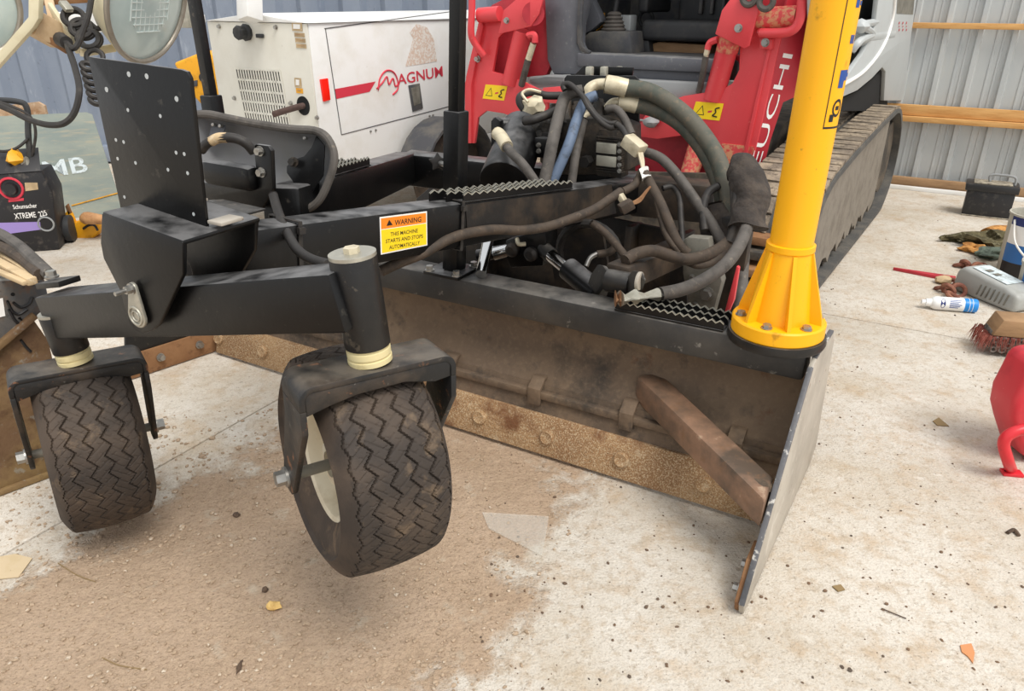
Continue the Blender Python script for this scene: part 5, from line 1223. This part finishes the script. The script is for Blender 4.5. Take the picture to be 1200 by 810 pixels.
# stakes and hoses lying on the bucket ledge
zl = (kq(-60, 335).z + kq(52, 327).z) / 2 + .02
def lz_(x, y, k=0.): return PZ(x, y, zl + k)
tag(MB().tube([lz_(-30, 265, .07), lz_(-5, 272, .07), lz_(20, 287, .05), lz_(40, 305, .04), lz_(58, 322, .02)], .019, n=10).build('rubber_hose', 'hose_grey'), 'thick dark rubber hose lying nearest the charger on the bucket ledge', 'hose', 'hoses on the bucket ledge')
tag(MB().tube([lz_(-30, 281, .05), lz_(0, 289, .04), lz_(25, 303, .03), lz_(47, 322, .02)], .018, n=10).build('rubber_hose', 'hose_brown'), 'brownish rubber hose lying beside the wooden stakes on the bucket ledge', 'hose', 'hoses on the bucket ledge')
for k, (a, b, w, lb) in enumerate((((-30, 278), (45, 326), .022, 'pale split wooden stake pressed against the brownish hose'), ((-30, 293), (38, 330), .03, 'broad wooden stake in the middle of the ledge pile'), ((-30, 306), (30, 332), .018, 'thin wooden stake nearest the bucket rim'))):
    tag(MB().beam(lz_(*a, .012), lz_(*b, .008), w, w * .8).build('wooden_stake', 'stake_wood', bevel=.004), lb, 'stake', 'stakes on the bucket ledge')

# ================================================================== RIGHT BACKGROUND CLUTTER
# car battery
b0 = PZ(1128, 252); b1_ = PZ(1180, 258); bx = (b1_ - b0).normalized(); by = V((-bx.y, bx.x, 0)); bw = (b1_ - b0).length
BT = thing('car_battery', 'black car battery with dusty lid and carry handle before the steel wall', 'battery', (b0 + b1_) / 2)
MB().box((b0 + b1_) / 2 + by * .09 + UP * .098, bx * (bw / 2 + .01), by * .09, UP * .098).build('battery_case', 'battery_black', BT, bevel=.008)
MB().box((b0 + b1_) / 2 + by * .09 + UP * .218, bx * (bw / 2 + .028), by * .105, UP * .026).build('battery_lid', 'battery_black', BT, bevel=.008)
MB().box((b0 + b1_) / 2 + by * .09 + UP * .248, bx * (bw / 2 - .02), by * .075, UP * .006).build('battery_top', 'dusty_lid', BT, bevel=.004)
hc = (b0 + b1_) / 2 + by * .09
MB().tube([hc - bx * .02 + UP * .245, hc - bx * .03 + UP * .3, hc + bx * .04 + UP * .31, hc + bx * .13 + UP * .3, hc + bx * .14 + UP * .245], .009, sub=4).build('battery_handle', 'machine_grey', BT)
MB().box((b0 + b1_) / 2 + by * .09 + UP * .005, bx * (bw / 2 + .01), by * .10, UP * .005).build('battery_foot', 'dusty_lid', BT, bevel=.002)
# pails
def pail(name, c, r0, r1, h, bands, label):
    o = thing(name, label, 'pail', c, 'pails at the right edge')
    MB().lathe(c, UP, [(0, 0), (r0 * .97, 0), (r0, .006), (r1, h), (r1 * 1.04, h), (r1 * 1.04, h + .012), (r1 * .97, h + .012), (r1 * .9, h * .2), (0, h * .18)], 36).build('pail_body', 'pail_grey', o)
    for z0, z1, m in bands:
        f = lambda z: r0 + (r1 - r0) * z / h + .0015
        n_ = 36; mb = MB(); vs = []
        for i in range(n_ + 1):
            a = math.radians(178 + 172 * i / n_); e = V((math.cos(a), math.sin(a), 0)); vs += [c + e * f(z0) + UP * z0, c + e * f(z1) + UP * z1]
        mb.add(vs, [(2 * i, 2 * i + 2, 2 * i + 3, 2 * i + 1) for i in range(n_)]).build('label_band', m, o)
    return o
pc1 = PZ(1197, 321); pc1 = V((pc1.x, pc1.y, 0))
P1 = pail('tall_pail', pc1, .135, .145, .36, ((.0, .09, 'pail_black'), (.09, .2, 'pail_blue'), (.2, .31, 'white_decal'), (.31, .36, 'navy')), 'tall white pail with navy, white and blue bands, farther of the two pails')
MB().tube([pc1 + V((-.15, -.02, .34)), pc1 + V((-.16, -.1, .22)), pc1 + V((-.08, -.2, .12)), pc1 + V((.05, -.22, .1)), pc1 + V((.16, -.05, .2)), pc1 + V((.15, .0, .34))], .006).build('bail_wire', 'wire_white', P1)
mb = MB(); text_into(mb, 'T', pc1 + V((-.07, -.135, .225)), V((1, -.2, 0)), UP, .07, .001); mb.build('lettering', 'red_decal', P1)
pc2 = PZ(1216, 356); pc2 = V((pc2.x, pc2.y, 0))
P2 = pail('short_pail', pc2, .115, .125, .22, ((.0, .05, 'pail_black'), (.05, .2, 'pail_blue')), 'short blue pail with wire handle at the right edge beside the grey jug')
MB().tube([pc2 + V((-.125, .0, .2)), pc2 + V((-.15, -.06, .3)), pc2 + V((-.06, -.1, .36)), pc2 + V((.1, -.05, .33)), pc2 + V((.125, .0, .2))], .005).build('bail_wire', 'wire_white', P2)
# grey jug lying down
jc = PZ(1158, 352); jx = (PZ(1196, 360) - PZ(1125, 332)).normalized(); jy = V((-jx.y, jx.x, 0))
JG = thing('oil_jug', 'grey plastic oil jug lying on its side beside the spray can', 'jug', jc)
MB().prism([jc + jx * a + UP * b - jy * .06 for a, b in ((-.2, .03), (-.19, .12), (-.15, .155), (.12, .125), (.2, .10), (.205, .01), (.15, .002), (-.16, .002))], jy * .17).build('jug_body', 'jug_grey', JG, bevel=.025, seg=3)
for k in range(7): MB().beam(jc - jy * .062 + jx * (-.03 + k * .028) + UP * .03, jc - jy * .062 + jx * (-.015 + k * .028) + UP * .095, .006, .012, jy).build('jug_rib', 'coupler_grey', JG, bevel=.002)
MB().prism([jc + jx * a + UP * (.158 - (a + .15) * .11) + jy * b for a, b in ((-.12, -.03), (.1, -.03), (.1, .09), (-.12, .09))], UP * .002).build('jug_label', 'white_faded', JG)
for a in (-.07, -.02): MB().prism([jc + jx * (a + i) + UP * (.161 - (a + .15) * .11) + jy * b for i, b in ((0, .0), (.03, .0), (.03, .04), (0, .04))], UP * .001).build('label_print', 'coupler_grey', JG)
# spray can lying down
s0, s1 = PZ(1078, 361, .0) , PZ(1142, 366, .0); sr = .036; sx = (s1 - s0).normalized(); s0 = s0 + UP * sr; sl_ = (s1 - s0 + UP * sr).length
SC = thing('spray_can', 'white and blue spray can lying on the concrete before the grey jug', 'can', s0 + sx * (sl_ / 2) - UP * sr)
MB().lathe(s0, sx, [(0, 0), (.014, 0), (.014, .018), (.02, .02), (.022, .045), (.03, .052), (sr, .07), (sr, sl_ * .76), ], 28).build('can_body', 'can_white', SC)
MB().lathe(s0, sx, [(sr * 1.002, sl_ * .755), (sr * 1.01, sl_ * .76), (sr * 1.01, sl_ * .985), (sr * .95, sl_), (.0, sl_ - .004)], 28).build('blue_end', 'can_blue', SC)
MB().torus(s0 + sx * (sl_ * .84), sx, sr * 1.008, .0015, 28, 6).torus(s0 + sx * (sl_ * .9), sx, sr * 1.008, .0015, 28, 6).build('end_ring', 'can_white', SC)
up_ = (CAMP - s0); up_ = (up_ - sx * up_.dot(sx)).normalized(); sd__ = sx.cross(up_)
def can_pt(a, t): return s0 + sx * a + (up_ * math.cos(t) + sd__ * math.sin(t)) * (sr + .0008)
mb = MB()
for i in range(16):
    t0, t1 = 2 * math.pi * i / 16, 2 * math.pi * (i + 1) / 16
    mb.add([can_pt(sl_ * .36, 0)] + [can_pt(sl_ * .36 + .012 * math.cos(t), .75 * math.sin(t)) for t in (t0, t1)], [(0, 1, 2)])
mb.build('can_badge', 'navy', SC)
for j in range(6):
    MB().add([can_pt(sl_ * a, -.62 + j * .22 + d) for a, d in ((.48, 0), (.7 - .03 * (j % 3), 0), (.7 - .03 * (j % 3), .1), (.48, .1))], [(0, 1, 2, 3)]).build('can_print', 'blue_decal', SC)
# red pry bar, chain, rags
r0, r1_ = PZ(1046, 317), PZ(1118, 330)
rd = (r1_ - r0).normalized(); rs = V((-rd.y, rd.x, 0))
tag(MB().prism([r0, r0 + rs * .008, r1_ + rs * .05, r1_ - rs * .02], UP * .02).build('red_wedge_bar', 'red_dark', bevel=.004), 'long tapered red steel bar pointing left on the concrete', 'bar')
def chain(name, pts, label, r=.035):
    o = thing(name, label, 'chain', V((*PZ(*pts[0]).xy, 0)))
    for k, (x, y) in enumerate(pts):
        c = PZ(x, y) + UP * (.012 + .014 * (k % 2)); a = k * 1.1
        nrm_ = V((math.sin(a) * .5, math.cos(a) * .5, 1 if k % 2 == 0 else .25))
        MB().torus(c, nrm_, r, .012, 20, 8).build('chain_link', 'rusty_chain', o)
    return o
chain('rusty_chain', ((1104, 340), (1110, 345), (1116, 350), (1122, 346), (1112, 334), (1118, 338)), 'short heap of rusty chain between red bar and grey jug')
chain('shackle_chain', ((1124, 313), (1130, 315), (1138, 317), (1144, 319), (1148, 315)), 'rusty red chain piece behind the grey jug', .028)
tag(MB().blob(PZ(1105, 332) + UP * .02, .05, .035, .025, 5, .4).build('leather_scrap', 'stake_wood'), 'pale tan scrap lying on the chain by the red bar', 'scrap')
def rag(name, x, y, rx, ry, rz, m, label, seed):
    mb = MB().blob(PZ(x, y) + UP * rz * .6, rx, ry, rz, seed, 1.1, 3); 
    for v in mb.v: v.z = max(v.z, .002)
    tag(mb.build(name, m), label, 'rag' if name == 'rag' else 'dirt', 'rags heaped on the concrete' if name == 'rag' else None)
rag('rag', 1164, 291, .16, .1, .07, 'rag_olive', 'dark olive crumpled rag in the middle of the rag heap', 1)
rag('rag', 1142, 295, .07, .06, .03, 'rag_orange', 'small orange rag left of the olive rag', 2)
rag('rag', 1168, 303, .12, .06, .04, 'rag_green', 'grey-green rag in front of the olive rag', 3)
tag(MB().tube([PZ(1153, 286) + UP * .06, PZ(1165, 283) + UP * .065, PZ(1182, 283) + UP * .06], .05, n=12).build('orange_tube', 'rag_orange'), 'rusty orange rolled tube on top of the olive rag', 'tube')
rag('weed_clump', 1124, 283, .12, .05, .03, 'rag_olive', 'flat clump of dry dirt on bare concrete left of the rags', 6)
# broom head
h0, h1 = PZ(1150, 416), PZ(1230, 424); hx = (h1 - h0).normalized(); hy = V((-hx.y, hx.x, 0))
BR = thing('broom_head', 'wooden scrub broom head with rusty red bristles lying on its side', 'broom', h0 + hx * .15)
brb = MB().prism([h0 + hx * .02 + UP * .1, h0 + hx * .05 + UP * .18, h0 + hx * .42 + UP * .18, h0 + hx * .42 + UP * .1], hy * .13).build('broom_block', 'timber_old', BR, bevel=.006)
MB().cyl(h0 + hx * .2 - hy * .002 + UP * .14, h0 + hx * .2 + hy * .004 + UP * .14, .02, .02, 14).build('handle_socket', 'dark_hole', BR)
MB().box(h0 + hx * .22 + hy * .07 + UP * .075, hx * .2, hy * .06, UP * .045).build('bristle_core', 'brush_core', BR, bevel=.015)
brs = MB(); rr = random.Random(3)
for k in range(1500):
    a, b = rr.uniform(-.02, .44), rr.uniform(-.015, .15)
    if .03 < a < .41 and .02 < b < .12 and rr.random() < .6: continue
    c = h0 + hx * a + hy * b + UP * .1; e = V((rr.uniform(-1, 1), rr.uniform(-1, 1), 0)) * .015 - hx * (.02 if a < .03 else 0) - hy * (.015 if b < .03 else 0) - UP * rr.uniform(.05, .095)
    s_ = hx * .0018; brs.add([c - s_, c + s_, c + e], [(0, 1, 2)]).add([c - hy * .0018, c + hy * .0018, c + e], [(0, 1, 2)])
stuff(brs.build('bristles', 'brush_red', BR))
for i in range(9):
    for j in range(3):
        MB().torus(h0 + hx * (.04 + i * .036 + (j % 2) * .018) - hy * .002 + UP * (.035 + j * .024), hy, .012, .005, 12, 6).build('wire_tuft', 'brush_core', BR)
# red fuel can with bent handle frame
jr = PZ(1236, 545)
JR = thing('fuel_can', 'red ridged fuel can at the right edge with a bent red tube handle before it', 'fuel can', jr)
n_ = V((0, 1, 0)); jq = lambda x, y, k=0.: PL(x, y, jr, n_) + n_ * k
MB().prism([jq(*q) for q in ((1190, 508), (1186, 490), (1190, 470), (1202, 448), (1209, 434), (1216, 425), (1290, 415), (1300, 545), (1214, 545), (1198, 534))], n_ * .15).build('can_body', 'jerry_red', JR, bevel=.025, seg=4)
MB().prism([jq(*q, -.006) for q in ((1222, 412), (1236, 408), (1216, 505), (1200, 503))], n_ * .02).build('can_ridge', 'jerry_red', JR, bevel=.006)
jh = V((0, -.09, 0))
MB().tube([jq(1208, 484) + jh, jq(1186, 486) + jh, jq(1166, 492) + jh, jq(1158, 503) + jh, jq(1163, 523) + jh, PZ(1184, 553) + UP * .01], .019, n=14).build('handle_tube', 'handle_red', JR)
ft = PZ(1185, 556); MB().box(ft + UP * .006, V((.032, -.006, 0)), V((.003, .018, 0)), UP * .006).build('handle_foot', 'handle_red', JR, bevel=.002)
MB().cyl(ft + V((-.02, .002, .0125)), ft + V((-.02, .002, .0131)), .006, .006, 12).build('foot_hole', 'dark_hole', JR)
# ================================================================== SMALL LITTER ON THE FLOOR
sh_ = [PZ(x, y, .004) for x, y in ((565, 601), (643, 606), (641, 622), (635, 652), (612, 640), (573, 620))]
tag(MB().prism(sh_, UP * .003).build('plastic_shard', 'clear_plastic'), 'clear broken plastic shard on the dirt below the blade', 'shard')
pp_ = [PZ(x, y, .002) for x, y in ((-10, 655), (18, 650), (38, 655), (22, 677), (-10, 680))]
tag(MB().prism(pp_, UP * .003).build('paper_scrap', 'paper'), 'torn tan paper scrap at the left edge of the dirt', 'paper')
def litter(name, x, y, rx, ry, rz, m, label, cat, seed, sub=2):
    mb = MB().blob(PZ(x, y) + UP * rz * .7, rx, ry, rz, seed, .5, sub)
    for v in mb.v: v.z = max(v.z, .0)
    tag(mb.build(name, m, smooth=25), label, cat)
litter('stone', 321, 713, .02, .016, .012, 'yellow_stone', 'pale yellow flat stone on the dirt below the near wheel', 'stone', 3)
litter('dirt_clod', 311, 693, .009, .009, .008, 'dark_clod', 'small dark clod just above the yellow stone', 'clod', 5)
litter('bark_sliver', 281, 783, .006, .02, .006, 'dark_clod', 'long dark bark sliver near the bottom edge', 'bark', 6)
litter('dirt_clod', 277, 605, .012, .009, .008, 'dark_clod', 'dark clod between the two caster wheels', 'clod', 9)
tag(MB().prism([PZ(x, y, .001) for x, y in ((1125, 757), (1138, 755), (1142, 766), (1140, 778), (1134, 770), (1127, 765))], UP * .003).build('dry_leaf', 'leaf_orange'), 'orange-brown dry leaf at the bottom right', 'leaf', 'dry leaves on the concrete')
tag(MB().prism([PZ(x, y, .001) for x, y in ((1093, 494), (1100, 490), (1112, 500), (1098, 499))], UP * .003).build('dry_leaf', 'leaf_brown'), 'brown dry leaf on the concrete left of the fuel can', 'leaf', 'dry leaves on the concrete')
tag(MB().prism([PZ(x, y, .001) for x, y in ((975, 688), (985, 686), (990, 692), (982, 694))], UP * .004).build('dry_leaf', 'leaf_brown'), 'small curled brown leaf right of the end plate tip', 'leaf', 'dry leaves on the concrete')
tag(MB().tube([PZ(1033, 713, .004), PZ(1047, 719, .004), PZ(1062, 725, .004)], .0016, n=5).build('twig', 'dark_clod'), 'thin dark twig on the bare concrete at lower right', 'twig', 'twigs on the floor')
tag(MB().tube([PZ(1180, 625 + 0, .003), PZ(1188, 621, .008), PZ(1194, 628, .004)], .006, n=6).build('twig', 'dark_clod'), 'short dark twist below the fuel can handle', 'twig', 'twigs on the floor')
tag(MB().tube([PZ(120, 771, .003), PZ(140, 780, .003), PZ(172, 785, .003)], .0015, n=5).build('twig', 'leaf_brown'), 'thin curved twig at the bottom left of the dirt', 'twig', 'twigs on the floor')
tag(MB().tube([PZ(68, 660, .003), PZ(90, 674, .003), PZ(112, 682, .003)], .0015, n=5).build('twig', 'leaf_brown'), 'thin curved twig right of the paper scrap', 'twig', 'twigs on the floor')
# pebbles and grit nobody could count
rr = random.Random(11)
def grit(name, n, rmin, rmax, m, region, label, cat):
    bm = bmesh.new(); bmesh.ops.create_icosphere(bm, subdivisions=1, radius=1)
    base = [v.co.copy() for v in bm.verts]; fc = [[v.index for v in f.verts] for f in bm.faces]; bm.free()
    vs = []; fs = []
    for k in range(n):
        c = region(rr); r = rmin + (rmax - rmin) * rr.random() ** 4; o = len(vs); a = rr.uniform(0, 6.28); ca, sa = math.cos(a), math.sin(a)
        sx_, sy_, sz_ = rr.uniform(.7, 1.4), rr.uniform(.6, 1.1), rr.uniform(.35, .75)
        for b in base:
            j = 1 + rr.uniform(-.18, .18); x, y, z = b.x * sx_ * j, b.y * sy_ * j, b.z * sz_
            vs.append((c.x + r * (x * ca - y * sa), c.y + r * (x * sa + y * ca), max(0.0, r * (z + sz_ * .55))))
        fs += [[i + o for i in f] for f in fc]
    me = bpy.data.meshes.new(name); me.from_pydata(vs, [], fs); me.materials.append(MATS[m])
    ob = bpy.data.objects.new(name, me); COL.objects.link(ob); ob['label'] = label; ob['category'] = cat; stuff(ob)
def dirt_region(r):
    while True:
        x, y = r.uniform(-20, 760), r.uniform(480, 815)
        if x < 720 - (y - 480) * .48 + r.gauss(0, 30): return PZ(x, y)
def conc_region(r):
    x, y = r.uniform(560, 1210), r.uniform(230, 815); return PZ(x, y)
def left_region(r): return PZ(r.uniform(150, 420), r.uniform(500, 640))
grit('gravel', 6500, .001, .008, 'pebble', dirt_region, 'fine tan gravel scattered over the dirt in the foreground', 'gravel')
grit('grit', 1500, .0009, .006, 'grit_dark', conc_region, 'dark grit scattered over the bare concrete on the right', 'grit')
grit('gravel_patch', 320, .0015, .012, 'pebble', left_region, 'coarser gravel between the two caster wheels', 'gravel')
